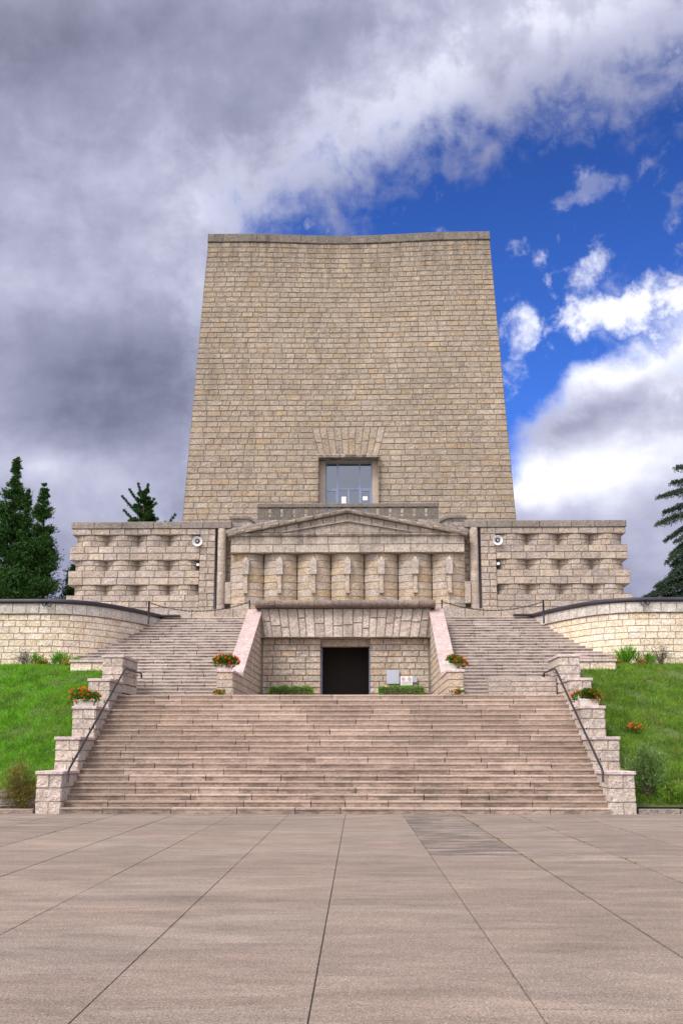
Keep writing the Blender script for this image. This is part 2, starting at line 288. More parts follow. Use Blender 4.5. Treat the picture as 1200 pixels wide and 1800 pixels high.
def pavement_mat(name, gain, stain):
    m, t, b = base_mat(name); p = pos(t); isl = island(t)
    c = t.ramp(isl, [(0.0, (0.292, 0.224, 0.186)), (0.5, (0.326, 0.250, 0.205)), (1.0, (0.30, 0.242, 0.205))])
    x, y, z = t.xyz(p)
    wv = t.comb(t.m('MULTIPLY', x, 0.55), t.m('MULTIPLY', y, 1.5), 0.0)
    w1 = t.noise(wv, 1.0, 6, 0.62, 0.5); w2 = t.noise(wv, 0.22, 3, 0.5)
    g1 = t.noise(p, 55, 3, 0.7); g2 = t.noise(p, 160, 2, 0.7); g3 = t.noise(p, 17, 4, 0.7)
    w3 = t.noise(t.comb(t.m('MULTIPLY', x, 0.9), t.m('MULTIPLY', y, 2.6), 3.0), 1.6, 5, 0.65, 0.4)
    f = t.m('MULTIPLY', t.m('MULTIPLY', t.lin(w1, 0.3, 0.7, 0.78, 1.20), t.lin(w3, 0.3, 0.7, 0.80, 1.22)), t.lin(w2, 0.3, 0.7, 0.86, 1.12))
    f = t.m('MULTIPLY', f, t.lin(g1, 0.3, 0.7, 0.50, 1.50)); f = t.m('MULTIPLY', f, t.lin(g2, 0.3, 0.7, 0.50, 1.50)); f = t.m('MULTIPLY', f, t.lin(g3, 0.3, 0.7, 0.80, 1.2))
    c = t.scale_col(c, t.m('MULTIPLY', f, gain))
    c = t.mix(t.smooth(t.noise(p, 62, 2, 0.5), 0.58, 0.68, 0, 0.6), c, (0.50, 0.44, 0.40))
    c = t.mix(t.smooth(t.noise(p, 52, 2, 0.5), 0.57, 0.68, 0, 0.65), c, (0.06, 0.05, 0.045))
    spot = t.m('MULTIPLY', t.smooth(t.voro(p, 1.7), 0.012, 0.030, 1.0, 0.0), 0.75)       # trodden gum and small drips
    c = t.mix(spot, c, (0.035, 0.03, 0.028))
    if stain:
        sm = t.smooth(t.noise(wv, 1.6, 7, 0.72, 0.6), 0.37, 0.58)
        c = t.mix(t.m('MULTIPLY', sm, stain), c, (0.068, 0.058, 0.056))
        sm = t.smooth(t.noise(wv, 4.5, 5, 0.7, 0.3), 0.55, 0.66)
        c = t.mix(t.m('MULTIPLY', sm, 0.35*stain), c, (0.40, 0.36, 0.33))
    t.put(b.inputs['Base Color'], c); b.inputs['Roughness'].default_value = 0.88; b.inputs['Specular IOR Level'].default_value = 0.3
    bp = t.new('ShaderNodeBump'); bp.inputs['Strength'].default_value = 0.35; bp.inputs['Distance'].default_value = 0.01
    t.put(bp.inputs['Height'], t.m('ADD', g1, g2)); t.l.new(bp.outputs[0], b.inputs['Normal'])
    return m
M['pave'] = pavement_mat('exposed_aggregate', 0.70, 0.0)
M['pave_dirty'] = pavement_mat('stained_aggregate', 0.80, 0.75)
M['pave_worn'] = pavement_mat('worn_aggregate', 0.76, 0.28)

# ------------------------------------------------------------------ mesh builder
class MB:
    def __init__(s): s.v = []; s.f = []; s.mi = []; s.sm = []
    def grid(s, rows, mi=0, smooth=False, closed=False):
        n = len(rows[0]); b0 = len(s.v)
        for r in rows: s.v.extend(r)
        for i in range(len(rows) - 1):
            for j in range(n if closed else n - 1):
                a = b0 + i*n + j; b = b0 + i*n + (j + 1) % n
                s.f.append((a, b, b + n, a + n)); s.mi.append(mi); s.sm.append(smooth)
        return b0, n
    def poly(s, pts, mi=0):
        b0 = len(s.v); s.v.extend(pts); s.f.append(tuple(range(b0, b0 + len(pts)))); s.mi.append(mi); s.sm.append(False)
    def prism(s, profile, vec, mi=0):
        """closed profile (list of 3D points) swept along vec, capped, sharing vertices"""
        b0 = len(s.v); n = len(profile)
        s.v.extend(profile); s.v.extend([(p[0]+vec[0], p[1]+vec[1], p[2]+vec[2]) for p in profile])
        for j in range(n):
            k = (j + 1) % n
            s.f.append((b0 + j, b0 + k, b0 + n + k, b0 + n + j)); s.mi.append(mi); s.sm.append(False)
        s.f.append(tuple(b0 + j for j in range(n - 1, -1, -1))); s.mi.append(mi); s.sm.append(False)
        s.f.append(tuple(b0 + n + j for j in range(n))); s.mi.append(mi); s.sm.append(False)
    def box(s, x0, x1, y0, y1, z0, z1, mi=0, bev=0.0):
        if bev <= 0:
            s.prism([(x0, y0, z0), (x0, y1, z0), (x0, y1, z1), (x0, y0, z1)], (x1 - x0, 0, 0), mi); return
        b0 = len(s.v); c = bev
        def ring(z, i):
            return [(x0+i, y0+i, z), (x1-i, y0+i, z), (x1-i, y1-i, z), (x0+i, y1-i, z)]
        def oct_(z):
            return [(x0+c, y0, z), (x1-c, y0, z), (x1, y0+c, z), (x1, y1-c, z), (x1-c, y1, z), (x0+c, y1, z), (x0, y1-c, z), (x0, y0+c, z)]
        def oct_in(z):
            return [(x0+c*1.5, y0+c, z), (x1-c*1.5, y0+c, z), (x1-c, y0+c*1.5, z), (x1-c, y1-c*1.5, z), (x1-c*1.5, y1-c, z), (x0+c*1.5, y1-c, z), (x0+c, y1-c*1.5, z), (x0+c, y0+c*1.5, z)]
        rows = [oct_in(z0), oct_(z0+c), oct_(z1-c), oct_in(z1)]
        b0, n = s.grid(rows, mi, False, True)
        s.f.append(tuple(b0 + j for j in range(7, -1, -1))); s.mi.append(mi); s.sm.append(False)
        s.f.append(tuple(b0 + 24 + j for j in range(8))); s.mi.append(mi); s.sm.append(False)
    def tube(s, pts, r, n=8, mi=0, caps=True):
        rows = []; P = [Vector(p) for p in pts]; rr = r if isinstance(r, (list, tuple)) else [r]*len(P)
        up = Vector((0.31, 0.17, 0.93)).normalized()
        for i, p in enumerate(P):
            d = (P[min(i+1, len(P)-1)] - P[max(i-1, 0)]).normalized()
            a = d.cross(up)
            if a.length < 1e-3: a = d.cross(Vector((1, 0, 0)))
            a.normalize(); b = d.cross(a)
            rows.append([tuple(p + (a*math.cos(2*math.pi*k/n) + b*math.sin(2*math.pi*k/n))*rr[i]) for k in range(n)])
        b0, _ = s.grid(rows, mi, True, True)
        if caps:
            m = len(rows)
            s.f.append(tuple(b0 + k for k in range(n))); s.mi.append(mi); s.sm.append(False)
            s.f.append(tuple(b0 + (m-1)*n + k for k in range(n-1, -1, -1))); s.mi.append(mi); s.sm.append(False)
    def lathe(s, c, axis, prof, n=20, mi=0):
        """prof: (distance along axis, radius)"""
        ax = Vector(axis).normalized(); a = ax.cross(Vector((0.3, 0.2, 0.9))).normalized(); b = ax.cross(a); c = Vector(c)
        rows = [[tuple(c + ax*d + (a*math.cos(2*math.pi*k/n) + b*math.sin(2*math.pi*k/n))*r) for k in range(n)] for d, r in prof]
        s.grid(rows, mi, True, True)
    def build(s, name, mats, parent=None):
        me = bpy.data.meshes.new(name); me.from_pydata(s.v, [], s.f)
        if not isinstance(mats, (list, tuple)): mats = [mats]
        for m in mats: me.materials.append(m)
        me.polygons.foreach_set('material_index', s.mi); me.polygons.foreach_set('use_smooth', s.sm)
        me.validate(); me.update()
        o = bpy.data.objects.new(name, me); COL.objects.link(o)
        if parent:
            o.parent = parent
            if parent.location.length > 0 and parent.get('_abs', 1):
                o.matrix_parent_inverse = parent_world(parent).inverted()
        return o
from mathutils import Matrix
def parent_world(p):
    m = Matrix.Translation(p.location) @ p.rotation_euler.to_matrix().to_4x4()
    if p.parent: m = parent_world(p.parent) @ p.matrix_parent_inverse @ m
    return m
def tag(o, label=None, cat=None, group=None, kind=None):
    if label: o['label'] = label
    if cat: o['category'] = cat
    if group: o['group'] = group
    if kind: o['kind'] = kind
    return o
def thing(name, loc, label, cat, group=None):
    o = bpy.data.objects.new(name, None); COL.objects.link(o); o.location = loc; o.empty_display_size = 0.2
    return tag(o, label, cat, group, 'thing')

# ------------------------------------------------------------------ masonry
def block(mb, P, q, rng, gap=0.02, seg=0.35, depth=0.03, ch=0.014, rough=0.006, mi=0):
    (a0, v0), (b0, w0), (b1, w1), (a1, v1) = q
    L = max(b0 - a0, b1 - a1, 0.02); H = max(v1 - v0, w1 - w0, 0.02)
    gs = min(0.3, gap/2/L); gt = min(0.3, gap/2/H); cs = min(0.2, ch/L); ct = min(0.25, ch/H)
    ns = max(1, int(L/seg)); nt = max(1, int(H/seg))
    S = [gs] + [gs + cs + (1 - 2*gs - 2*cs)*i/ns for i in range(ns + 1)] + [1 - gs]
    T = [gt] + [gt + ct + (1 - 2*gt - 2*ct)*i/nt for i in range(nt + 1)] + [1 - gt]
    off = rng.uniform(-0.6, 0.6)*rough
    rows = []
    for j, t in enumerate(T):
        row = []
        for i, s_ in enumerate(S):
            u = (a0 + (b0 - a0)*s_)*(1 - t) + (a1 + (b1 - a1)*s_)*t
            v = (v0 + (w0 - v0)*s_)*(1 - t) + (v1 + (w1 - v1)*s_)*t
            edge_ = i in (0, len(S) - 1) or j in (0, len(T) - 1)
            row.append(P(u, v, -depth if edge_ else off + rng.uniform(-rough, rough)))
        rows.append(row)
    mb.grid(rows, mi)
def cuts(rng, a, b, lo, hi):
    if b - a <= hi*1.15: return [a, b]
    n = max(1, round((b - a)/((lo + hi)/2))); w = [rng.uniform(lo, hi) for _ in range(n)]; k = (b - a)/sum(w)
    out = [a]
    for x in w: out.append(out[-1] + x*k)
    out[-1] = b
    return out
def ashlar(mb, P, u0, u1, vs, lens, rng, gap=0.02, breaks=(), seg=0.35, rough=0.006, segs=None, back=True, bmi=1, mi=0, bu=0.4):
    """courses of random-length blocks; segs(v0, v1) may return the (left, right) spans [(a0,a1,b0,b1)]"""
    for v0, v1 in zip(vs[:-1], vs[1:]):
        spans = segs(v0, v1) if segs else [(u0, u0, u1, u1)]
        for a0, a1, b0, b1 in spans:
            pts = [max(a0, a1)] + [x for x in breaks if max(a0, a1) + 0.02 < x < min(b0, b1) - 0.02] + [min(b0, b1)]
            cc = [pts[0]]
            for x, y in zip(pts[:-1], pts[1:]): cc += cuts(rng, x, y, *lens)[1:]
            for i, (x, y) in enumerate(zip(cc[:-1], cc[1:])):
                xl0, xl1 = (a0, a1) if i == 0 else (x, x)
                yr0, yr1 = (b0, b1) if i == len(cc) - 2 else (y, y)
                block(mb, P, [(xl0, v0), (yr0, v0), (yr1, v1), (xl1, v1)], rng, gap, seg, rough=rough, mi=mi)
            if back:
                n = max(2, int((max(b0, b1) - min(a0, a1))/bu) + 1)
                bs = sorted(set([min(a0, a1) + (max(b0, b1) - min(a0, a1))*i/n for i in range(n + 1)] + [x for x in breaks if a0 < x < b0]))
                mb.grid([[P(min(max(u, a0), b0), v0, -0.022) for u in bs], [P(min(max(u, a1), b1), v1, -0.022) for u in bs]], bmi)
def plane_y(Y): return lambda u, v, d: (u, Y - d, v)
def plane_x(X, sgn): return lambda u, v, d: (X + sgn*d, u, v)       # sgn: outward direction in x
def poly_path(pts):
    """plan polyline -> P(u along the path, v height, d outward to the left of travel reversed)"""
    P2 = [Vector((p[0], p[1])) for p in pts]; L = [0.0]
    for a, b in zip(P2[:-1], P2[1:]): L.append(L[-1] + (b - a).length)
    def nrm(i):
        d = (P2[i+1] - P2[i]).normalized(); return Vector((d.y, -d.x))
    def f(u, v, d):
        u = min(max(u, 0.0), L[-1]); i = 0
        while i < len(L) - 2 and u > L[i+1] + 1e-9: i += 1
        t = (u - L[i])/(L[i+1] - L[i]); p = P2[i].lerp(P2[i+1], t); n = nrm(i)
        if t < 1e-6 and i > 0: n = n + nrm(i-1); n = n/ (1 + nrm(i).dot(nrm(i-1)))
        if t > 1 - 1e-6 and i < len(P2) - 2: m = nrm(i+1); n = (n + m)/(1 + n.dot(m))
        return (p.x + n.x*d, p.y + n.y*d, v)
    return f, L
def smooth_path(pts, k=8):
    out = []
    P2 = [Vector((*p, 0)) for p in pts]; P2 = [P2[0]*2 - P2[1]] + P2 + [P2[-1]*2 - P2[-2]]
    for i in range(1, len(P2) - 2):
        for j in range(k):
            t = j/k; a, b, c, d = P2[i-1:i+3]
            p = 0.5*((2*b) + (c - a)*t + (2*a - 5*b + 4*c - d)*t*t + (3*b - a - 3*c + d)*t**3)
            out.append((p.x, p.y))
    out.append(tuple(pts[-1])); return out
def levels(a, b, h):
    n = max(1, round((b - a)/h)); return [a + (b - a)*i/n for i in range(n + 1)]

# ------------------------------------------------------------------ foliage
def leaf_quads(mb, items, rng, mi=0):
    """items: (point, direction, length, width)"""
    for p, d, ln, wd in items:
        p = Vector(p); d = Vector(d).normalized()
        s = d.cross(Vector((rng.gauss(0, 1), rng.gauss(0, 1), rng.gauss(0, 1))))
        if s.length < 1e-4: continue
        s = s.normalized()*wd*0.5; b0 = len(mb.v)
        mb.v.extend([tuple(p), tuple(p + d*ln*0.45 + s), tuple(p + d*ln), tuple(p + d*ln*0.45 - s)])
        mb.f.append((b0, b0+1, b0+2, b0+3)); mb.mi.append(mi); mb.sm.append(False)
def rnd_dir(rng, up=0.0):
    v = Vector((rng.gauss(0, 1), rng.gauss(0, 1), rng.gauss(0, 1) + up)); return v.normalized()

# ================================================================== SETTING
BANK_TOP = 38.4
def bank_z(y):
    if y < 30.4: return 0.16
    t = (y - 30.4)/(BANK_TOP - 30.4)
    if t < 1: return 0.16 + 4.04*(t**0.92)
    return 4.2 + min(1.0, (y - BANK_TOP)/3.6)*0.36
def ground():
    mb = MB(); S = 1500
    mb.poly([(-S, -S, -0.06), (S, -S, -0.06), (S, S, -0.06), (-S, S, -0.06)])
    tag(mb.build('ground', M['field']), kind='structure')
    mb = MB(); mb.box(-45, 45, -25, 29.9, -0.055, -0.012)
    tag(mb.build('pavement_bed', M['joint']), kind='structure')
    # slabs: columns 1.42 m wide, staggered lengths
    rng = random.Random(5)
    def slab(mb, x0, x1, y0, y1):
        c = 0.003; j = rng.uniform(-0.0015, 0.0015)
        o = [(x0, y0, -0.011), (x1, y0, -0.011), (x1, y1, -0.011), (x0, y1, -0.011)]
        i = [(x0+c, y0+c, j), (x1-c, y0+c, j), (x1-c, y1-c, j), (x0+c, y1-c, j)]
        sk = lambda q: [(X + 0.48 - 0.0085*(Y - 7.2), Y, Z) for X, Y, Z in q]      # the paving runs slightly off the axis
        o, i = sk(o), sk(i)
        b0, n = mb.grid([o, i], 0, False, True)
        mb.f.append(tuple(b0 + 4 + k for k in range(4))); mb.mi.append(0); mb.sm.append(False)
    a, d, w = MB(), MB(), MB()
    for k in range(-16, 17):
        x0 = 1.422*k; x1 = x0 + 1.422
        ph = {0: 8.72, -1: 7.66, 1: 7.66, -2: 8.72}.get(k, rng.uniform(7, 9))
        y = ph - 2.12*12
        while y < 29.9:
            y1 = min(y + 2.12, 29.9)
            if y1 - y > 0.1:
                tgt = a
                if k == 1 and y > 17.5: tgt = d
                elif (k in (2, 3) and y > 15.5) or (k in (-5, -6) and y > 18): tgt = w
                elif y > 26.5 and rng.random() < 0.6: tgt = w
                slab(tgt, x0 + (0.010 if k >= 2 or k <= -3 else 0.0035), x1 - (0.010 if k >= 1 or k <= -4 else 0.0035), y + 0.0015, y1 - 0.0015)
            y += 2.12
    tag(a.build('pavement', M['pave']), kind='structure')
    tag(d.build('pavement_stained', M['pave_dirty']), kind='structure')
    tag(w.build('pavement_worn', M['pave_worn']), kind='structure')
    # weeds in the open joints
    mb = MB()
    for jx, ya, yb, dens in ((2.844, 15.5, 29, 1.0), (4.266, 17, 29, 0.7), (5.688, 21, 29, 0.5), (-5.688, 20, 29, 0.4)):
        y = ya
        while y < yb:
            y += rng.expovariate(7*dens)
            if math.sin(y*1.7 + jx) + rng.uniform(-0.7, 0.7) < 0.35: continue
            leaf_quads(mb, [((jx + 0.48 - 0.0085*(y - 7.2) + rng.gauss(0, 0.012), y + rng.gauss(0, 0.03), 0), rnd_dir(rng, 2.2), rng.uniform(0.012, 0.035), 0.010) for _ in range(6)], rng)
    tag(mb.build('joint_weeds', M['rust']), 'low weeds growing in the pavement joints', 'weeds', kind='stuff')
ground()

def terrain():
    # grassy banks either side of the stairs
    rng = random.Random(11)
    for sgn, name in ((-1, 'left'), (1, 'right')):
        mb = MB(); ys = [30.0, 30.4] + [30.8 + 0.38*i for i in range(20)] + [38.4, 39.3, 40.2, 41.1, 42.2, 43.2]
        rows = []
        for y in ys:
            row = []
            for i in range(28):
                inner = 7.62 if y <= 38.4 else 9.25
                x = inner + (i/27)**1.3*(40 - inner)
                z = bank_z(y) + 0.05*math.sin(x*1.9 + y*0.8 + sgn)*math.sin(y*1.3)*(1 if 0 < i and 31 < y < 41 else 0)
                row.append((sgn*x, y, z))
            rows.append(row)
        mb.grid(rows, 0, True)
        tag(mb.build('grass_bank', M['soil']), kind='structure')
        # blades
        gb = MB(); n = 0
        def put(x, y, tall=1.0):
            z = bank_z(y) + 0.05*math.sin(x*1.9 + y*0.8 + sgn)*math.sin(y*1.3)*(1 if 31 < y < 41 else 0)
            h = rng.uniform(0.05, 0.12)*tall; an = rng.uniform(0, 2*math.pi); w = rng.uniform(0.008, 0.017)
            lx, ly = rng.gauss(0, 0.45)*h, rng.gauss(-0.05, 0.45)*h
            cx, cy = math.cos(an)*w, math.sin(an)*w; X = sgn*x; b0 = len(gb.v)
            gb.v.extend([(X - cx, y - cy, z - 0.01), (X + cx, y + cy, z - 0.01), (X + lx, y + ly, z + h)])
            gb.f.append((b0, b0+1, b0+2)); gb.mi.append(0); gb.sm.append(False)
        N = 68000
        while n < N:
            y = rng.uniform(30.45, 42.1); xm = 7.64 if y < 38.35 else 9.3
            x = xm + rng.random()**1.15*5.6
            if y > 38.4 and rng.random() < 0.4: continue
            t = 0.5 + 0.5*math.sin(x*2.3 + 3*math.sin(y*1.1))*math.sin(y*2.0 + 2*math.sin(x*1.7))
            bare = (math.sin(x*3.1 + 1.3*sgn + y*0.6)*math.sin(y*2.7 + x*1.1) > 0.72)
            if bare and rng.random() < (0.45 if sgn < 0 else 0.7): continue
            put(x, y, 0.65 + 0.75*t + (0.5 if y > 38.5 else 0)); n += 1
        tag(gb.build('grass', M['grass'] if sgn < 0 else M['grass2']), ('bright green' if sgn < 0 else 'duller patchy') + ' short grass covering the bank on the ' + name, 'grass', kind='stuff')
        # kerb at the foot of the bank
        kb = MB(); x = 7.66
        while x < 14:
            l = rng.uniform(0.8, 1.2)
            if sgn > 0 and 8.9 < x < 9.3: l = 0.5
            a_, b_ = x + 0.008, x + l - 0.008
            kb.box(min(sgn*a_, sgn*b_), max(sgn*a_, sgn*b_), 29.75, 29.95, -0.05, 0.12 + rng.uniform(-0.01, 0.01), 0, 0.012); x += l
        tag(kb.build('kerb', M['rubble'] if sgn > 0 else M['step']), kind='structure')
    # raised terrace ground behind the curved walls
    mb = MB(); mb.box(-60, 60, 47.6, 130, -0.05, 6.93)
    tag(mb.build('terrace_ground', M['terrace']), kind='structure')
    mb = MB()
    for s in (-1, 1):
        pts = [(s*60, 42.6), (s*13, 42.6), (s*10.9, 42.65), (s*9.9, 43.3), (s*9.2, 44.6), (s*8.6, 46.3), (s*8.3, 47.6), (s*60, 47.6)]
        if s > 0: pts.reverse()
        mb.poly([(x, y, 6.92) for x, y in pts])
    tag(mb.build('terrace_shoulders', M['terrace']), kind='structure')
terrain()

# ================================================================== STAIRS
STEP_T, STEP_R, Y_ST = 0.305, 0.155, 29.6
Y_UP, UP_T, UP_R, Z_L = 38.4, 0.335, 0.138, 3.255
Z_T = Z_L + 27*UP_R
WALL_PLAN = [(20, 41.95), (13, 42.0), (10.85, 42.05), (10.0, 42.4), (9.3, 43.15), (8.75, 44.25), (8.25, 45.5), (7.95, 46.5), (7.65, 47.45)]
_wp = smooth_path(WALL_PLAN, 8)
def wall_x(y):
    for (xa, ya), (xb, yb) in zip(_wp[:-1], _wp[1:]):
        if ya <= y <= yb and yb > ya: return xa + (xb - xa)*(y - ya)/(yb - ya)
    return 7.6 if y > 47 else 12
def step_mesh(rng, x0, x1, y, z0, z1, tread, lens, gapr):
    mb = MB(); cc = cuts(rng, x0, x1, *lens)
    for a, b in zip(cc[:-1], cc[1:]):
        dy, dz = rng.uniform(-0.006, 0.006), rng.uniform(-0.004, 0.004); g = rng.uniform(*gapr)
        if rng.random() < 0.25: g *= 0.3
        zt = z1 + dz; yf = y + dy; t = rng.uniform(0.040, 0.052); bs = rng.uniform(0.012, 0.022)
        n = max(1, int((b - a)/0.3)); prof = lambda j: [(yf + bs, z0 - 0.02), (yf + bs + 0.002, zt - t), (yf + j, zt - t - 0.002), (yf + j*0.7, zt - 0.012), (yf + 0.014, zt + j*0.4), (yf + tread*0.6, zt), (yf + tread + 0.05, zt - 0.002)]
        cols = []
        for i in range(n + 1):
            x = a + g/2 + (b - a - g)*i/n; j = rng.uniform(-0.004, 0.004)
            cols.append([(x, yy, zz_) for yy, zz_ in prof(j)])
        b0, m = mb.grid(cols, 0)
        mb.f.append(tuple(b0 + k for k in range(m))); mb.mi.append(0); mb.sm.append(False)
        mb.f.append(tuple(b0 + n*m + k for k in range(m - 1, -1, -1))); mb.mi.append(0); mb.sm.append(False)
    return mb
def stairs():
    rng = random.Random(21)
    st = thing('lower_staircase', (0, Y_ST, 0), 'broad pinkish stone staircase rising from the pavement to the landing', 'stairs')
    for k in range(21):
        z0 = k*STEP_R; y = Y_ST + k*STEP_T
        tr = STEP_T if k < 20 else 0.4
        step_mesh(rng, -6.94, 6.94, y, z0, z0 + STEP_R, tr, (0.9, 2.2), (0.008, 0.030)).build('step', M['step'], st)
    mb = MB(); mb.prism([(-6.9, Y_ST + 0.06, -0.1), (-6.9, Y_ST + 20*STEP_T + 0.06, 21*STEP_R - STEP_R - 0.06), (-6.9, 36.2, 20*STEP_R - 0.06), (-6.9, 36.2, -0.1)], (13.8, 0, 0))
    mb.build('stair_core', M['mortar'], st)
    mb = MB(); rg = random.Random(3)
    for i in range(9):
        for j in range(7):
            x0 = -6.9 + i*13.8/9; yy = 36.1 + j*1.4
            if yy > 38.2 and abs(x0 + 0.77) > 4.0: continue
            mb.box(x0 + 0.006, x0 + 13.8/9 - 0.006, yy + 0.005, yy + 1.395, 3.1, Z_L - rg.uniform(0, 0.006), 0, 0.006)
    tag(mb.build('landing', M['step']), kind='structure')
    for sgn, nm in ((-1, 'left'), (1, 'right')):
        us = thing('upper_staircase', (sgn*5.5, Y_UP, Z_L), 'narrower weathered stone staircase climbing on the %s of the dark doorway' % nm, 'stairs', 'staircases flanking the doorway')
        for k in range(27):
            z0 = Z_L + k*UP_R; y = Y_UP + k*UP_T
            if y < 38.6: xo = 6.95
            elif y < 41.5: xo = 9.2
            else: xo = min(wall_x(min(y + 0.1, 47.4)) + 0.12, 10.3)
            a, b = (3.88, xo) if sgn > 0 else (-xo, -3.88)
            tr = UP_T if k < 26 else 0.6
            step_mesh(rng, a, b, y, z0, z0 + UP_R, tr, (0.8, 2.0), (0.012, 0.045)).build('step', M['upstep'], us)
        mb = MB(); x0 = 3.9 if sgn > 0 else -7.5
        mb.prism([(x0, Y_UP + 0.07, Z_L - 0.3), (x0, Y_UP + 26*UP_T + 0.07, Z_T - UP_R - 0.07), (x0, 47.8, Z_T - UP_R - 0.07), (x0, 47.8, Z_L - 0.3)], (3.6, 0, 0))
        mb.build('stair_core', M['mortar'], us)
stairs()

def stepped_walls():
    for sgn, nm in ((-1, 'left'), (1, 'right')):
        rng = random.Random(31 + sgn)
        w = thing('stepped_wall', (sgn*7.25, 29.6, 0), 'stepped pale stone wall of five capped piers along the %s side of the broad stairs' % nm, 'wall', 'stepped walls beside the broad stairs')
        ys = [29.62, 31.25, 32.92, 34.65, 36.40, 38.75]; tops = [1.05, 1.93, 2.81, 3.70, 4.55]
        xi, xo = 6.93, 7.58
        for k in range(5):
            y0, y1, zt = ys[k], ys[k+1] + (0.05 if k < 4 else 0), tops[k] - 0.08
            zb = -0.05 if k == 0 else tops[k-1] - 0.05
            fl = (1, -1)
            pts = [(sgn*xi, y1), (sgn*xi, y0), (sgn*xo, y0), (sgn*xo, y1)]
            if sgn > 0: P, L = poly_path(pts)
            else: P, L = poly_path(list(reversed(pts)))
            mb = MB(); nrow = 3; vs = levels(zb, zt, (zt - zb)/nrow)
            l1, l2 = L[1], L[2]
            for r in range(nrow):
                v0, v1 = vs[r], vs[r+1]
                # side faces
                for a, b in ((0, l1), (l2, L[3])):
                    cc = cuts(rng, a, b, 0.35, 0.75)
                    for x, y in zip(cc[:-1], cc[1:]): block(mb, P, [(x, v0), (y, v0), (y, v1), (x, v1)], rng, 0.022, 0.16, rough=0.010, ch=0.012)
                cc = [l1, l2] if (r % 2 == 1) else [l1, l1 + (l2 - l1)*rng.uniform(0.42, 0.6), l2]
                for x, y in zip(cc[:-1], cc[1:]): block(mb, P, [(x, v0), (y, v0), (y, v1), (x, v1)], rng, 0.022, 0.13, rough=0.012, ch=0.012)
            mb.grid([[P(u, zb, -0.022) for u in (0, l1, l2, L[3])], [P(u, zt, -0.022) for u in (0, l1, l2, L[3])]], 1)
            if k == 0 or True:
                # lower hidden body down to the steps so no gap shows
                zl = -0.05 if k == 0 else tops[k-1] - 1.2
                mb.box(min(sgn*(xi+0.022), sgn*(xo-0.022)), max(sgn*(xi+0.022), sgn*(xo-0.022)), y0 + 0.022, y1, zl, zb + 0.02, 1)
            pier = mb.build('pier', [M['pier'], M['mortar_lt']], w)
            # side facing of the lower part toward the steps
            if k > 0:
                mb = MB(); Px = plane_x(sgn*xi, -sgn)
                ashlar(mb, Px, y0, y1, levels(max(0, tops[k-1] - 0.95), tops[k-1] - 0.05, 0.29), (0.35, 0.75), rng, 0.022, seg=0.2, rough=0.008)
                mb.build('pier_base', [M['pier'], M['mortar_lt']], w)
            cb = MB(); o = 0.035
            a, b = sorted((sgn*(xi - o), sgn*(xo + o)))
            cc = [y0 - o] + cuts(rng, y0 - o, y1 + (o if k == 4 else -0.004), 1.0, 1.6)[1:]
            for p_, q_ in zip(cc[:-1], cc[1:]): cb.box(a, b, p_ + 0.003, q_ - 0.003, zt + 0.001, zt + 0.085, 0, 0.010)
            cb.build('cap', M['piercap'], pier)
stepped_walls()

def low_walls():
    rng = random.Random(41)
    for sgn, nm in ((-1, 'left'), (1, 'right')):
        w = thing('low_wall', (sgn*8.4, 38.6, 4.1), 'short low stone wall with a flat cap beside the top pier on the %s' % nm, 'wall', 'low walls beside the top piers')
        pts = [(7.6, 38.45), (9.15, 38.45), (9.15, 41.9)]
        pts = [(sgn*x, y) for x, y in pts]
        if sgn < 0: pts.reverse()
        P, L = poly_path(pts); mb = MB()
        ashlar(mb, P, 0, L[-1], [3.7, 4.15, 4.47], (0.6, 0.95), rng, 0.025, breaks=(L[1],), rough=0.012, seg=0.2)
        a, b = sorted((sgn*7.6, sgn*9.13)); mb.box(a, b, 38.48, 38.83, 3.5, 4.465, 1)
        a, b = sorted((sgn*8.85, sgn*9.13)); mb.box(a, b, 38.831, 41.9, 3.3, 4.465, 1)
        mb.build('wall', [M['cream'], M['mortar_lt']], w)
        cb = MB()
        for a, b in ((7.6, 8.4), (8.4, 9.19)):
            p, q = sorted((sgn*(a + 0.004), sgn*(b - 0.004))); cb.box(p, q, 38.40, 38.87, 4.471, 4.56, 0, 0.01)
        for a, b in ((38.88, 40.4), (40.41, 41.9)):
            p, q = sorted((sgn*8.80, sgn*9.19)); cb.box(p, q, a, b, 4.471, 4.56, 0, 0.01)
        cb.build('cap', M['piercap'], w)
    # low masonry side of the ramp on the right landing
    w = thing('ramp_wall', (5.7, 37.0, Z_L), 'low smooth block wall of a ramp in front of the right upper stairs', 'wall')
    mb = MB(); P, L = poly_path([(4.75, 37.15), (6.0, 36.95), (6.9, 36.9)])
    ashlar(mb, P, 0, L[-1], [Z_L, 3.41, 3.56, 3.72, 3.86], (0.5, 1.1), rng, 0.014, rough=0.004, seg=0.4)
    mb.prism([(4.75, 37.17, Z_L), (6.9, 36.93, Z_L), (6.9, 37.25, Z_L), (4.75, 37.4, Z_L)], (0, 0, 0.60), 1)
    mb.build('wall', [M['ramp'], M['mortar_lt']], w)
    # rubble wall at the foot of the left bank
    w = thing('rubble_wall', (-9.5, 30.1, 0), 'low dark rubble stone wall at the foot of the left grass bank', 'wall')
    mb = MB(); P = plane_y(30.05)
    ashlar(mb, P, -14, -7.62, [-0.02, 0.2, 0.36, 0.55], (0.2, 0.55), rng, 0.03, rough=0.02, seg=0.12)
    mb.box(-14, -7.62, 30.075, 30.4, -0.02, 0.56, 1)
    mb.build('wall', [M['rubble'], M['mortar']], w)
low_walls()

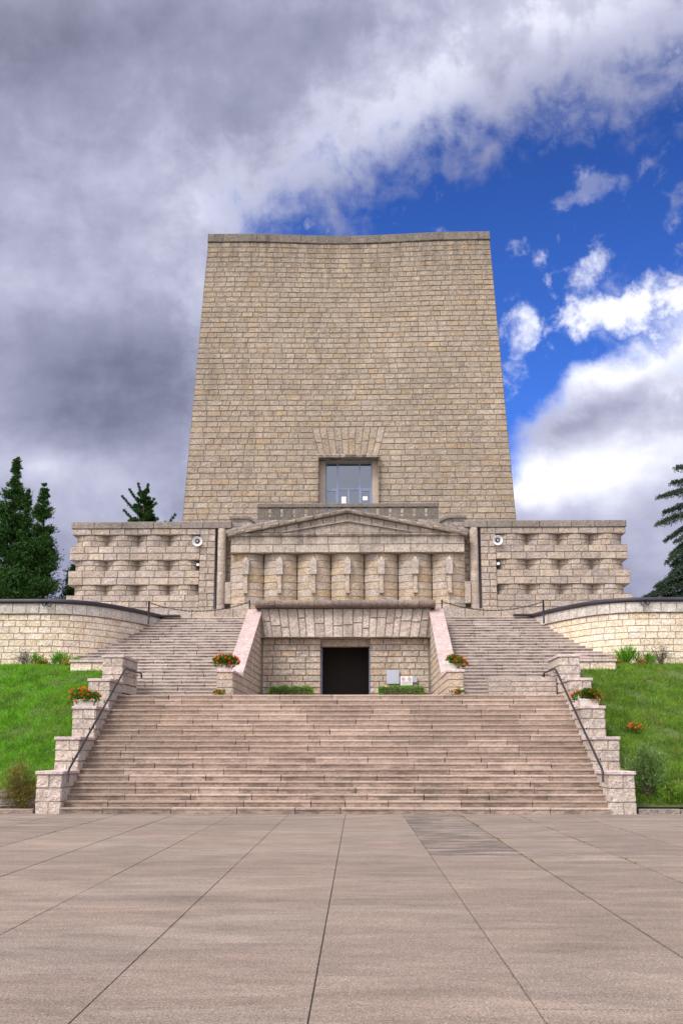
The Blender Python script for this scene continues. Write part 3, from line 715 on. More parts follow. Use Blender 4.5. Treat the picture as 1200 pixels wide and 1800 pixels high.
def retaining():
    for sgn, nm in ((-1, 'left'), (1, 'right')):
        rng = random.Random(51 + sgn)
        w = thing('retaining_wall', (sgn*11, 42, 4.4), 'curved cream stone retaining wall with dark metal coping on the %s, above the grass bank' % nm, 'wall', 'curved retaining walls')
        pts = [(sgn*x, y) for x, y in _wp]
        if sgn > 0: pts = list(reversed(pts))
        P, L = poly_path(pts); mb = MB(); U = L[-1]
        ashlar(mb, P, 0, U, levels(3.9, 6.53, 0.24), (0.36, 0.72), rng, 0.017, seg=0.16, rough=0.008, bu=0.12)
        mb.build('wall', [M['cream'], M['mortar_lt']], w)
        cb = MB(); Pc = lambda u, v, d: P(u, v, d + 0.06)
        ashlar(cb, Pc, 0, U, [6.53, 6.935], (0.48, 0.66), rng, 0.02, seg=0.16, rough=0.004, bu=0.12)
        us = [U*i/120 for i in range(121)]
        cb.grid([[P(u, 6.532, 0.05) for u in us], [P(u, 6.532, -0.3) for u in us]], 1)
        cb.build('cap_course', [M['capcream'], M['mortar_lt']], w)
        fb = MB()
        prof = [(0.13, 6.94), (0.145, 6.965), (0.14, 7.065), (0.11, 7.085), (-0.5, 7.10)]
        fb.grid([[P(u, v, d) for u in us] for d, v in [(-0.5, 6.94)] + prof], 0, True)
        fb.build('metal_coping', M['flash'], w)
        # the strip's flat end running on over the top step
        eb = MB(); a, b = sorted((sgn*6.9, sgn*7.75)); eb.box(a, b, 46.9, 47.25, 7.0, 7.07, 0, 0.01)
        eb.build('coping_end', M['flash'], w)
retaining()

# ================================================================== MEMORIAL BUILDING
def memorial():
    rng = random.Random(61)
    T = thing('war_memorial', (0, 53, 6.95), 'massive tapering pale stone block memorial with low pedimented front, wings and dark doorway', 'building')
    # ---------- tower
    Z0, Z1 = 12.0, 27.5
    hw = lambda v: 8.06 - 0.0541*(v - 12.43)
    def conc(u, v):
        t = max(0.0, min(1.0, (v - 12.4)/15.1)); a = min(1.0, abs(u)/6.6)
        return (0.06 + 0.30*t*t)*math.cos(math.pi/2*a)**2
    def Pf(u, v, d): return (u/8.06*hw(v), 53.9 + 0.050*(v - 12.43) + conc(u, v) - d, v)
    FB, FT = 15.72, 17.22
    def fan(v): return 1.47 + (min(max(v, FB), FT) - FB)/(FT - FB)*0.42
    def segs(v0, v1):
        if v1 <= 15.73: return [(-8.06, -8.06, -1.45, -1.45), (1.45, 1.45, 8.06, 8.06)]
        if v0 < FT - 0.05: return [(-8.06, -8.06, -fan(v0), -fan(v1)), (fan(v0), fan(v1), 8.06, 8.06)]
        return [(-8.06, -8.06, 8.06, 8.06)]
    mb = MB(); vs = levels(11.0, 15.72, 0.295) + levels(15.72, 17.22, 0.30)[1:] + levels(17.22, 27.28, 0.28)[1:]
    ashlar(mb, Pf, -8.06, 8.06, vs, (0.40, 0.86), rng, 0.026, seg=0.3, rough=0.012, segs=segs, bu=0.5)
    for sx in (-1, 1):
        def Ps(u, v, d, sx=sx): return (sx*(hw(v) + d), u, v)
        def ss(v0, v1): return [(53.9 + 0.05*(v0 - 12.43), 53.9 + 0.05*(v1 - 12.43), 68.0, 68.0)]
        ashlar(mb, Ps, 54, 68, vs, (0.40, 0.86), rng, 0.034, seg=0.6, rough=0.012, segs=ss, bu=3)
    mb.poly([(-hw(11), 68, 11), (hw(11), 68, 11), (hw(27), 68, 27.2), (-hw(27), 68, 27.2)], 1)
    tw = mb.build('tower_wall', [M['tower'], M['mortar']], T)
    # coping course, slightly proud, following the hollow front
    cb = MB(); Pc = lambda u, v, d: (lambda p: (p[0]*1.004, p[1] - 0.06, p[2]))(Pf(u, v, d))
    ashlar(cb, Pc, -8.06, 8.06, [27.29, 27.75], (0.7, 1.1), rng, 0.03, seg=0.3, rough=0.012)
    us = [-8.06 + 16.12*i/40 for i in range(41)]
    cb.grid([[Pc(u, 27.735, -0.03) for u in us], [(Pc(u, 27.735, 0)[0], 68, 27.79) for u in us]], 0)
    cb.grid([[Pc(u, 27.295, -0.02) for u in us], [(Pc(u, 27.295, 0)[0], 56, 27.295) for u in us]], 1)
    for sx in (-1, 1):
        ashlar(cb, lambda u, v, d, sx=sx: (sx*(hw(v)*1.004 + d), u, v), 54.6, 68, [27.29, 27.75], (0.7, 1.1), rng, 0.03, seg=0.6)
    cb.build('tower_coping', [M['towercap'], M['mortar']], T)
    # fan of voussoirs over the window
    fb = MB(); n = 10
    for i in range(n):
        a, b = -1 + 2*i/n, -1 + 2*(i+1)/n
        h = FB + (FT - FB)*rng.uniform(0.4, 0.65)
        for v0, v1 in ((FB, h), (h, FT - rng.uniform(0, 0.03))):
            block(fb, Pf, [(a*fan(v0), v0), (b*fan(v0), v0), (b*fan(v1), v1), (a*fan(v1), v1)], rng, 0.034, 0.3, rough=0.012)
    fb.grid([[Pf(u, FB, -0.022) for u in (-fan(FB), 0, fan(FB))], [Pf(u, FT, -0.022) for u in (-fan(FT), 0, fan(FT))]], 1)
    fb.build('window_voussoirs', [M['tower'], M['mortar']], T)
    # hood, window
    yw = 54.05
    hb = MB(); hb.prism([(-1.49, yw + 0.5, 15.50), (-1.49, yw - 0.30, 15.54), (-1.49, yw - 0.32, 15.66), (-1.49, yw - 0.22, 15.72), (-1.49, yw + 0.5, 15.72)], (2.98, 0, 0))
    hb.build('window_hood', M['entab'], T)
    wn = MB(); yd = 54.62
    for x0, x1, z0, z1 in ((-1.45, -1.15, 11.9, 15.70), (1.15, 1.45, 11.9, 15.70)):
        wn.box(x0, x1, yd - 0.25, yd + 0.3, z0, z1, 0)
    wn.box(-1.149, 1.149, yd - 0.25, yd + 0.3, 15.46, 15.70, 0)
    wf = wn.build('window_surround', M['jamb'], T)
    for sx in (-1, 1):      # stone reveals of the recess
        rv = MB()
        ashlar(rv, lambda u, v, d, sx=sx: (sx*(1.45 - d), u, v), 53.86, 54.8, levels(11.3, 15.7, 0.295), (0.4, 0.6), rng, 0.03)
        rv.build('window_reveal', [M['tower'], M['mortar']], T)
    fr = MB(); f = 0.06
    X = [-1.15, -0.55, 0.53, 1.15]; zb, zt, ztr = 12.0, 15.46, 14.10
    for x in X: fr.box(x - f/2 if -1 < x < 1 else (x if x < 0 else x - f), x + f/2 if -1 < x < 1 else (x + f if x < 0 else x), yd - 0.06, yd + 0.05, zb, zt)
    for z in (zb, ztr, zt - f): fr.box(-1.149, 1.149, yd - 0.055, yd + 0.045, z, z + f)
    fr.box(-0.05, 0.03, yd - 0.056, yd + 0.046, zb, ztr)
    for x0, x1 in ((-1.09, -0.58), (0.56, 1.09)):       # casement frames low left and right
        fr.box(x0, x1, yd - 0.05, yd + 0.04, ztr - 0.065, ztr - 0.005)
        fr.box(x0, x0 + 0.05, yd - 0.05, yd + 0.04, zb + 0.06, ztr - 0.065); fr.box(x1 - 0.05, x1, yd - 0.05, yd + 0.04, zb + 0.06, ztr - 0.065)
    win = fr.build('window', M['frame'], T)
    cells = [(X[i] + 0.03, X[i+1] - 0.03, ztr + f, zt - f) for i in range(3)] + [(-1.04, -0.63, zb + f, ztr - 0.065), (-0.52, -0.05, zb + f, ztr), (0.03, 0.50, zb + f, ztr), (0.61, 1.04, zb + f, ztr - 0.065)]
    for x0, x1, z0, z1 in cells:
        g = MB(); tl = rng.uniform(-0.006, 0.006)
        g.prism([(x0, yd - 0.008 + tl, z0), (x0, yd + 0.006 + tl, z0), (x0, yd + 0.006 - tl, z1), (x0, yd - 0.008 - tl, z1)], (x1 - x0, 0, 0))
        g.build('pane', M['glass'], win)
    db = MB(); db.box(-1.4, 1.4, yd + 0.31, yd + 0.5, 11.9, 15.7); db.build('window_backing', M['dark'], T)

    # ---------- balcony
    yb = 51.3; bb = MB(); zr = 12.70
    bb.box(-4.16, 4.16, yb - 0.06, yb + 0.30, 12.52, zr, 0, 0.015)
    nS = 15; p = 8.32/nS
    for i in range(nS):
        x = -4.16 + p*i; bb.box(x + (0.063 if i else 0.0), x + p - (0.063 if i < nS - 1 else 0.0), yb, yb + 0.24, 12.09, 12.52)
    bb.box(-4.16, 4.16, yb - 0.001, yb + 0.241, 11.9, 12.09)
    bal = bb.build('balcony_parapet', M['balc'], T)
    sb = MB(); sb.box(-4.35, 4.35, yb - 0.22, 53.95, 11.5, 11.899, 0, 0.01)
    sb.build('balcony_slab', M['coping'], T)
    # ---------- scrolls beside the pediment
    for sx in (-1, 1):
        mb = MB(); pr = []
        for i in range(11):
            a = math.pi/2*i/10; pr.append((4.72 - 0.62*math.sin(a) - 0.0, 11.45 + 0.52*math.cos(a)))
        curve = [(5.38, 11.98)] + [(4.75 - 0.70*math.sin(math.pi/2*i/10), 11.98 - 0.5*(1 - math.cos(math.pi/2*i/10))) for i in range(11)]
        prof = [(5.38, 10.9)] + curve + [(4.05, 10.9)]
        ps = [(sx*x, 50.75, z) for x, z in prof]
        if sx > 0: ps.reverse()
        mb.prism(ps, (0, 2.0, 0), 0)
        def zt_(x):
            for (xa, za), (xb, zb_) in zip(curve[:-1], curve[1:]):
                if xb <= x <= xa: return za + (zb_ - za)*(xa - x)/max(1e-6, xa - xb)
            return 11.98
        for v0, v1 in ((10.95, 11.25), (11.25, 11.5), (11.5, 11.72), (11.72, 11.95)):
            cc = cuts(rng, 4.1, 5.36, 0.4, 0.7)
            for a, b in zip(cc[:-1], cc[1:]):
                if zt_(a) - 0.05 < v0 + 0.08: continue
                block(mb, lambda u, v, d, sx=sx: (sx*u, 50.72 - d, min(v, zt_(u) - 0.06)), [(a, v0), (b, v0), (b, v1), (a, v1)], rng, 0.03, 0.12, rough=0.008)
        mb.build('scroll_buttress', [M['facade'], M['mortar']], T)
        lb = MB(); pts = [(sx*x, z) for x, z in curve]
        rows = [[(x, 50.62, z - 0.10) for x, z in pts], [(x, 50.60, z + 0.02) for x, z in pts], [(x, 50.64, z + 0.04) for x, z in pts], [(x, 52.7, z + 0.04) for x, z in pts]]
        lb.grid([[(x, 50.76, z - 0.10) for x, z in pts]] + rows, 0)
        lb.build('scroll_coping', M['coping'], T)

    # ---------- wings
    ZB = 6.95
    bands = [(11.13, 11.42), (9.97, 10.61), (8.84, 9.50), (ZB, 8.38)]
    rec = [(10.61, 11.13), (9.50, 9.97), (8.38, 8.84)]
    for sx in (-1, 1):
        mb = MB(); Yw = 50.6
        def pathP(off, xin):
            pts = [(sx*xin, Yw), (sx*(12.5 + off), Yw), (sx*(12.5 + off), 58)]
            if sx < 0: pts.reverse()
            return poly_path(pts)
        offs = [0.0, 0.05, 0.10, 0.16]
        for (z0, z1), of in zip(bands, offs):
            P, L = pathP(of, 6.67)
            ashlar(mb, P, 0, L[-1], levels(z0, z1, 0.31), (0.55, 1.0), rng, 0.026, breaks=(L[1],), rough=0.012)
            a, b = sorted((sx*6.67, sx*(12.49 + of)))
            mb.box(a, b, Yw + 0.028, 58, z0 + 0.004, z1 - 0.004, 1)
            for zc in (z0 + 0.003, z1 - 0.003):          # stone undersides and tops
                mb.poly([(a, Yw + 0.01, zc), (b - 0.01 if sx > 0 else b, Yw + 0.01, zc), (b - 0.01 if sx > 0 else b, 57.9, zc), (a + (0.01 if sx < 0 else 0), 57.9, zc)], 0)
        P, L = (lambda pts: poly_path(pts))([(sx*5.98, Yw), (sx*6.67, Yw), (sx*6.67, Yw + 0.9)] if sx > 0 else [(-6.67, Yw + 0.9), (-6.67, Yw), (-5.98, Yw)])
        ashlar(mb, P, 0, L[-1], levels(ZB, 11.42, 0.30), (0.3, 0.55), rng, 0.026, breaks=(L[1],), rough=0.012)
        a, b = sorted((sx*6.0, sx*6.645)); mb.box(a, b, Yw + 0.03, 58, ZB, 11.41, 1)
        # return of the wing beside the round shaft
        ashlar(mb, plane_x(sx*5.98, -sx), Yw + 0.02, Yw + 0.75, levels(ZB, 11.42, 0.30), (0.3, 0.55), rng, 0.026)
        wing = mb.build('wing', [M['facade'], M['mortar']], T)
        cm = MB()
        for z0, z1 in rec:
            for i in range(4):
                cx = sx*(6.67 + 0.715 + 1.43*i); ph = R(58); r = 0.715/math.sin(ph); dep = r*(1 - math.cos(ph))
                def Pq(u, v, d, cx=cx): return (cx + (r + d)*math.sin(u), Yw + 0.02 + r - (r + d)*math.cos(u), v)
                ashlar(cm, Pq, -ph, ph, [z0 - 0.01, (z0 + z1)/2, z1 + 0.01], (0.5, 0.95), rng, 0.026, seg=0.16, bu=0.15)
            a, b = sorted((sx*6.68, sx*12.38)); cm.box(a, b, Yw + dep + 0.03, 57.8, z0 - 0.01, z1 + 0.01, 0)
        cm.build('wing_drums', [M['facade'], M['mortar']], T)
        cp_ = MB(); a, b = sorted((sx*5.25, sx*12.56))
        cc = cuts(rng, a, b, 0.9, 1.5)
        for x, y in zip(cc[:-1], cc[1:]): cp_.box(x + 0.01, y - 0.01, Yw - 0.05 + rng.uniform(-0.008, 0.008), 58, 11.425, 11.73 + rng.uniform(-0.008, 0.008), 0, 0.014)
        cp_.build('wing_coping', M['coping'], T)
        # round shaft and downpipe in the angle
        sh = MB(); cx = sx*5.70; r = 0.20
        for v0, v1 in zip(levels(ZB, 11.42, 0.48)[:-1], levels(ZB, 11.42, 0.48)[1:]):
            sh.lathe((cx, Yw + 0.12, v0), (0, 0, 1), [(0.0, r - 0.010), (0.004, r - 0.010), (0.006, r - 0.001), (0.012, r), (v1 - v0 - 0.012, r), (v1 - v0 - 0.006, r - 0.001), (v1 - v0 - 0.004, r - 0.010), (v1 - v0, r - 0.010)], 18)
        sh.build('round_shaft', M['facade'], T)
        dp = MB(); dp.tube([(sx*5.93, Yw + 0.0, ZB), (sx*5.93, Yw + 0.0, 11.42)], 0.035, 8)
        dp.build('downpipe', M['iron'], T)
        # corbel block low on the recessed wall
        kb = MB(); a, b = sorted((sx*5.23, sx*5.50)); kb.box(a, b, Yw - 0.02, Yw + 0.4, 7.98, 8.95, 0, 0.015)
        kb.build('corbel', M['column'], T)
    # ---------- central wall behind the half columns
    mb = MB(); ashlar(mb, plane_y(51.0), -5.96, 5.96, levels(ZB, 11.35, 0.32), (0.45, 0.9), rng, 0.026, rough=0.010)
    mb.box(-6, 6, 51.03, 53.9, ZB, 11.34, 1)
    mb.build('central_wall', [M['column'], M['mortar']], T)
    # ---------- seven half columns with their hanging stone torches
    ph = R(60); rc = 0.753/math.sin(ph)
    for i in range(7):
        cx = (i - 3)*1.509; mb = MB()
        def Pq(u, v, d, cx=cx): return (cx + (rc + d)*math.sin(u/rc), 50.24 + rc - (rc + d)*math.cos(u/rc), v)
        k = 0.01
        ashlar(mb, Pq, -ph*rc + k, ph*rc - k, levels(ZB, 10.2, 0.325), (0.75, 1.3), rng, 0.024, seg=0.16, rough=0.008, bu=0.2)
        c = mb.build('half_column', [M['column'], M['mortar_lt']], T)
        tb = MB(); y = 50.05
        tb.box(cx - 0.15, cx + 0.15, y - 0.03, 50.26, 9.22, 9.88, 0, 0.012)
        tb.prism([(cx - 0.09, y + 0.02, 9.885), (cx + 0.09, y + 0.02, 9.885), (cx + 0.03, y + 0.08, 10.03), (cx - 0.03, y + 0.08, 10.03)], (0, 0.14, 0))
        tb.box(cx - 0.085, cx + 0.085, y + 0.045, 50.27, 8.50, 9.219, 0, 0.010)
        tb.box(cx - 0.10, cx + 0.10, y + 0.01, 50.28, 8.38, 8.499, 0, 0.012)
        tb.build('stone_torch', M['facade'], c)
    # ---------- entablature
    mb = MB(); Pe = plane_y(50.10)
    ashlar(mb, Pe, -5.22, 5.22, [10.20, 10.58, 10.95], (0.8, 1.6), rng, 0.022, rough=0.006)
    ashlar(mb, plane_x(-5.22, -1), 50.12, 51, [10.20, 10.58, 10.95], (0.5, 0.9), rng, 0.022); ashlar(mb, plane_x(5.22, 1), 50.12, 51, [10.20, 10.58, 10.95], (0.5, 0.9), rng, 0.022)
    mb.box(-5.19, 5.19, 50.13, 51, 10.205, 10.949, 1)
    mb.poly([(-5.2, 50.11, 10.203), (5.2, 50.11, 10.203), (5.2, 51, 10.203), (-5.2, 51, 10.203)], 0)
    mb.build('frieze', [M['entab'], M['mortar']], T)
    mo = MB(); cc = cuts(rng, -5.30, 5.30, 1.0, 1.8)
    for a, b in zip(cc[:-1], cc[1:]):
        mo.prism([(a + 0.006, 50.95, 10.952), (a + 0.006, 50.06, 10.952), (a + 0.006, 50.00, 11.02), (a + 0.006, 50.00, 11.07), (a + 0.006, 50.95, 11.085)], (b - a - 0.012, 0, 0))
    mo.build('cornice', M['entab'], T)
    # ---------- pediment: tympanum with a second raised rake inside it, raking cornice on top
    AP, RE = 12.16, 11.10
    def rake(x): return AP - (AP - RE)*abs(x)/5.30
    tb = MB()
    tb.prism([(-5.2, 50.13, 11.086), (5.2, 50.13, 11.086), (0, 50.13, AP - 0.1)], (0, 0.9, 0), 1)
    for sx in (-1, 1):
        # outer band of blocks lying along the slope
        n = 9
        for i in range(n):
            xa, xb = 4.9*i/n, 4.9*(i+1)/n
            za = lambda x: rake(x) - 0.165
            zb_ = lambda x: max(11.10, rake(x) - 0.52)
            q = [(sx*xa, zb_(xa)), (sx*xb, zb_(xb)), (sx*xb, max(11.13, za(xb))), (sx*xa, za(xa))]
            if sx < 0: q = [q[1], q[0], q[3], q[2]]
            block(tb, plane_y(50.09), q, rng, 0.022, 0.3, rough=0.006)
        # inner triangle, one block course deeper
        for i in range(4):
            xa, xb = 2.9*i/4, 2.9*(i+1)/4
            zz_ = lambda x: 11.62 - 0.50*x/2.9
            q = [(sx*xa, 11.09), (sx*xb, 11.09), (sx*xb, max(11.10, zz_(xb))), (sx*xa, zz_(xa))]
            if sx < 0: q = [q[1], q[0], q[3], q[2]]
            block(tb, plane_y(50.12), q, rng, 0.022, 0.3, rough=0.006)
        # thin raised lip between them
        p0, p1 = (0, 11.645), (sx*3.0, 11.125)
        pr = [(p0[0], 50.03, p0[1] - 0.035), (p1[0], 50.03, p1[1] - 0.02), (p1[0], 50.03, p1[1] + 0.02), (p0[0], 50.03, p0[1] + 0.035)]
        if sx > 0: pass
        tb.prism(pr, (0, 0.12, 0), 0)
    tb.build('tympanum', [M['pediment'], M['mortar']], T)
    rb = MB()
    for sx in (-1, 1):
        n = 7; cc = [5.36*i/n for i in range(n + 1)]
        for a, b in zip(cc[:-1], cc[1:]):
            g = 0.008; a, b = a + (g if a else 0), b - g
            y0 = 49.90 + rng.uniform(-0.01, 0.01)
            q = [(sx*a, y0, rake(a) - 0.15), (sx*b, y0, rake(b) - 0.15), (sx*b, y0 - 0.06, rake(b) - 0.08), (sx*b, y0 - 0.05, rake(b)), (sx*a, y0 - 0.05, rake(a)), (sx*a, y0 - 0.06, rake(a) - 0.08)]
            rb.prism(q, (0, 1.05, 0))
    rb.build('raking_cornice', M['pediment'], T)
    for sx in (-1, 1):       # rounded coping rolls lying on the lower part of each slope
        ro = MB(); cc = [3.15, 3.75, 4.35, 4.95, 5.45]
        for a, b in zip(cc[:-1], cc[1:]):
            ro.tube([(sx*(a + 0.01), 50.15, rake(a) + 0.06), (sx*(a + 0.03), 50.15, rake(a) + 0.06), (sx*(b - 0.03), 50.15, rake(b) + 0.06), (sx*(b - 0.01), 50.15, rake(b) + 0.06)], [0.125, 0.135, 0.135, 0.125], 14)
        ro.build('coping_roll', M['coping'], T)
    # ---------- plinth course at the head of the stairs
    for sx in (-1, 1):
        mb = MB(); a, b = sorted((sx*3.75, sx*8.4))
        ashlar(mb, plane_y(47.55), a, b, [6.8, 7.38], (0.6, 1.1), rng, 0.022, rough=0.006)
        mb.box(a, b, 47.58, 48.2, 6.8, 7.375, 0)
        mb.build('plinth_course', [M['facade'], M['mortar']], T)
    mb = MB(); mb.box(-3.7, 3.7, 46.2, 50.6, 6.5, 6.97); mb.build('portal_roof', M['terrace'], T)

    # ---------- portal
    yp = 45.5; mb = MB()
    for x, xw, s in ((-0.99, -3.6, 1), (0.97, 3.6, -1)):
        mb = MB(); a, b = sorted((x, xw))
        ashlar(mb, plane_y(yp), a, b, levels(Z_L, 5.93, 0.243), (0.36, 0.95), rng, 0.026, rough=0.016, seg=0.15)
        ashlar(mb, plane_x(x, s), yp, yp + 0.9, levels(Z_L, 5.93, 0.243), (0.5, 0.9), rng, 0.026)
        mb.build('portal_wall', [M['portal'], M['mortar']], T)
    for sx in (-1, 1):      # dark strips standing in for the darker gaps at the corners
        pb = MB(); a, b = sorted((sx*3.27, sx*3.41)); pb.box(a, b, yp - 0.02, yp + 0.04, Z_L, 5.93); pb.build('corner_strip', M['mortar'], T)
    vb = MB(); n = 19
    xs = [-1.0]
    for i in range(n): xs.append(xs[-1] + rng.uniform(0.75, 1.25))
    k = 2/(xs[-1] + 1); xs = [-1 + (x + 1)*k for x in xs]
    for a, b in zip(xs[:-1], xs[1:]):
        vz = [5.94, 7.11]
        if rng.random() < 0.75: vz.insert(1, rng.uniform(6.25, 6.75))
        hwv = lambda v: 3.20 + (v - 5.94)/1.17*0.22
        P = lambda u, v, d: (u, yp - 0.36 + 0.10*(v - 5.94)/1.17 - d, v)
        for v0, v1 in zip(vz[:-1], vz[1:]):
            block(vb, P, [(a*hwv(v0), v0), (b*hwv(v0), v0), (b*hwv(v1), v1), (a*hwv(v1), v1)], rng, 0.028, 0.16, rough=0.014)
    vb.prism([(-3.40, yp - 0.33, 5.942), (-3.40, yp - 0.23, 7.11), (-3.40, yp + 0.8, 7.11), (-3.40, yp + 0.8, 5.942)], (6.8, 0, 0), 1)
    vb.poly([(-3.22, yp - 0.35, 5.938), (3.22, yp - 0.35, 5.938), (3.22, yp + 0.4, 5.938), (-3.22, yp + 0.4, 5.938)], 0)
    vb.build('portal_voussoirs', [M['voussoir'], M['mortar']], T)
    lb = MB(); lb.box(-0.985, 0.965, yp + 0.30, yp + 0.75, 5.64, 5.93, 0, 0.01); lb.build('door_lintel', M['portal'], T)
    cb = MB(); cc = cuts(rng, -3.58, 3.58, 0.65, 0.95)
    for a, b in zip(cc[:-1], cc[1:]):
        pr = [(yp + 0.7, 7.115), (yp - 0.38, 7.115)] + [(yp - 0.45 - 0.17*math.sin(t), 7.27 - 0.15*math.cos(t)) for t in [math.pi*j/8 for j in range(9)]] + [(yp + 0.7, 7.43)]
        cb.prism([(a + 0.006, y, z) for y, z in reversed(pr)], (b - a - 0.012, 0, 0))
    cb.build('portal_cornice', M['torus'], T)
    # dark passage behind the doorway
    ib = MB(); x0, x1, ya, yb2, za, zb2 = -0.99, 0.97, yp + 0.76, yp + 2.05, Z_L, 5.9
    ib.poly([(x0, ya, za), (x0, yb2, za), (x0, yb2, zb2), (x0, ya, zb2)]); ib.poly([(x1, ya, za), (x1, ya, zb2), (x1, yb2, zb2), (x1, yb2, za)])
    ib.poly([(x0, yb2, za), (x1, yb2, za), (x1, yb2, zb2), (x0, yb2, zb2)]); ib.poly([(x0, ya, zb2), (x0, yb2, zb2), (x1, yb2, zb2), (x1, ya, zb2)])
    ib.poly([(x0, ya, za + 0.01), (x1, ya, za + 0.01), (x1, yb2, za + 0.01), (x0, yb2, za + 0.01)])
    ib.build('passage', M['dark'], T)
    for x in (-0.985, 0.925):
        df = MB(); df.box(x, x + 0.04, yp + 0.62, yp + 0.72, Z_L, 5.63); df.build('door_jamb', M['frame'], T)
memorial()

def cheek_walls():
    for sgn, nm in ((-1, 'left'), (1, 'right')):
        rng = random.Random(71 + sgn)
        w = thing('cheek_wall', (sgn*3.65, 36.0, Z_L), 'stone cheek wall with sloping pink slab and pedestal, %s of the doorway' % nm, 'wall', 'sloping cheek walls flanking the doorway')
        xi, xo = 3.36, 3.87; yA, yB, yC = 36.0, 38.6, 45.5; zp = 4.05
        sl = lambda y: 4.13 + (y - 38.7)*0.4385
        # inner wall face + pedestal front
        pts = [(sgn*xi, yC), (sgn*xi, yA), (sgn*xo, yA), (sgn*xo, yB)]
        P, L = poly_path(pts if sgn > 0 else list(reversed(pts)))
        y_of = (lambda u: yC - u) if sgn > 0 else (lambda u: yC - (L[-1] - u))
        mb = MB(); la, lb_ = L[1], L[2]
        vs = levels(Z_L, zp - 0.08, 0.24)
        ashlar(mb, P, 0, L[-1], vs, (0.4, 0.75), rng, 0.022, breaks=(la, lb_), seg=0.16, rough=0.010)
        a, b = sorted((sgn*(xi + 0.025), sgn*xo)); mb.box(a, b, yA + 0.025, yB, Z_L, zp - 0.081, 1)
        # upper courses under the slope
        v = zp - 0.08; Px = plane_x(sgn*xi, -sgn)
        while v < sl(yC):
            v1 = v + 0.24; ys = yB + 0.05 + max(0.0, (v1 + 0.10 - sl(yB + 0.05)))/0.4385
            ys0 = yB + 0.05 + max(0.0, (v + 0.10 - sl(yB + 0.05)))/0.4385
            if ys < yC - 0.1:
                ashlar(mb, Px, ys, yC, [v, v1], (0.4, 0.75), rng, 0.022, segs=lambda v0, v1_: [(ys0, ys, yC, yC)], seg=0.16, rough=0.010)
            v = v1
        a, b = sorted((sgn*(xi + 0.025), sgn*(xo - 0.03)))
        mb.prism([(a, yB + 0.02, Z_L), (a, yC, Z_L), (a, yC, sl(yC) - 0.09), (a, yB + 0.02, sl(yB + 0.02) - 0.09)], (b - a, 0, 0), 1)
        mb.build('wall', [M['portal'], M['mortar_lt']], w)
        cb = MB(); a, b = sorted((sgn*(xi - 0.03), sgn*(xo + 0.03)))
        cb.box(a, b, yA - 0.035, yB + 0.1, zp - 0.079, zp, 0, 0.010)
        cb.build('pedestal_cap', M['piercap'], w)
        sb = MB(); n = 4; e = yB + 0.11
        for i in range(n):
            y0, y1 = e + (yC - 0.05 - e)*i/n + 0.006, e + (yC - 0.05 - e)*(i+1)/n - 0.006
            sb.prism([(a, y0, sl(y0) - 0.09), (a, y1, sl(y1) - 0.09), (a, y1, sl(y1) + 0.02), (a, y0, sl(y0) + 0.02)], (b - a, 0, 0))
        y0 = yC - 0.045; sb.box(a, b, y0, yC + 0.35, sl(y0) - 0.09, sl(y0) + 0.021, 0, 0.006)
        sb.build('sloping_slab', M['pink'], w)
cheek_walls()

# ================================================================== SMALL OBJECTS
def handrails():
    for sgn, nm in ((-1, 'left'), (1, 'right')):
        h = thing('handrail', (sgn*6.8, 29.7, 0.6), 'dark iron handrail fixed to the inner face of the stepped wall on the %s' % nm, 'handrail', 'iron handrails on the stepped walls')
        x = sgn*6.80; dy = 0.0 if sgn < 0 else 0.25
        mb = MB(); mb.tube([(x, 29.72, 0.78), (x, 29.70, 1.02), (x, 29.82, 1.12), (x, 36.0 + dy, 4.02), (x, 36.25 + dy, 4.10), (x, 38.7, 4.12), (x, 38.82, 4.08), (x, 38.84, 3.96)], 0.030, 8)
        mb.build('rail', M['iron'], h)
        for y, z in ((30.6, 1.47), (32.3, 2.28), (34.0, 3.09), (35.6, 3.83), (36.9, 4.11), (38.2, 4.12)):
            bk = MB(); bk.tube([(x, y, z - 0.02), (x + sgn*0.01, y, z - 0.09), (x + sgn*0.06, y, z - 0.12), (x + sgn*0.135, y, z - 0.12)], 0.011, 6)
            bk.lathe((x + sgn*0.128, y, z - 0.12), (sgn, 0, 0), [(-0.006, 0.0), (-0.006, 0.04), (0.006, 0.04)], 12)
            bk.build('bracket', M['iron'], h)
handrails()

def chains():
    for sgn, nm in ((-1, 'left'), (1, 'right')):
        c = thing('chain_barrier', (sgn*5.9, 46.6, 6.6), 'drooping chain between two thin black posts across the head of the %s upper stairs' % nm, 'chain barrier', 'chain barriers closing the upper stairs')
        ends = []
        for x, y, z0, z1, r in ((7.88, 45.35, 6.50, 7.42, 0.038), (3.86, 45.55, 7.10, 7.47, 0.028)):
            mb = MB(); mb.tube([(sgn*x, y, z0), (sgn*x, y, z1)], r, 10); mb.lathe((sgn*x, y, z1), (0, 0, 1), [(-0.02, r*1.15), (0.01, r*1.15), (0.03, 0.0)], 10); mb.build('post', M['iron'], c)
            ends.append(Vector((sgn*x, y, z1 - 0.05)))
        mb = MB(); n = 54; pts = []
        for i in range(n + 1):
            t = i/n; p = ends[0].lerp(ends[1], t); p.z -= 0.36*4*t*(1 - t); pts.append(p)
        for i in range(n):                      # separate links, alternately turned
            a, b = pts[i], pts[i+1]; m = (a + b)/2; d = (b - a).normalized(); s = Vector((0, 0, 1)) if i % 2 else d.cross(Vector((0, 0, 1))).normalized()
            hl = (b - a).length*0.62; hwid = 0.022
            ring = [m + d*hl*math.cos(t) + s*hwid*math.sin(t) for t in [2*math.pi*k/8 for k in range(9)]]
            mb.tube(ring, 0.012, 4, 0, False)
        mb.build('chain', M['iron'], c)
chains()

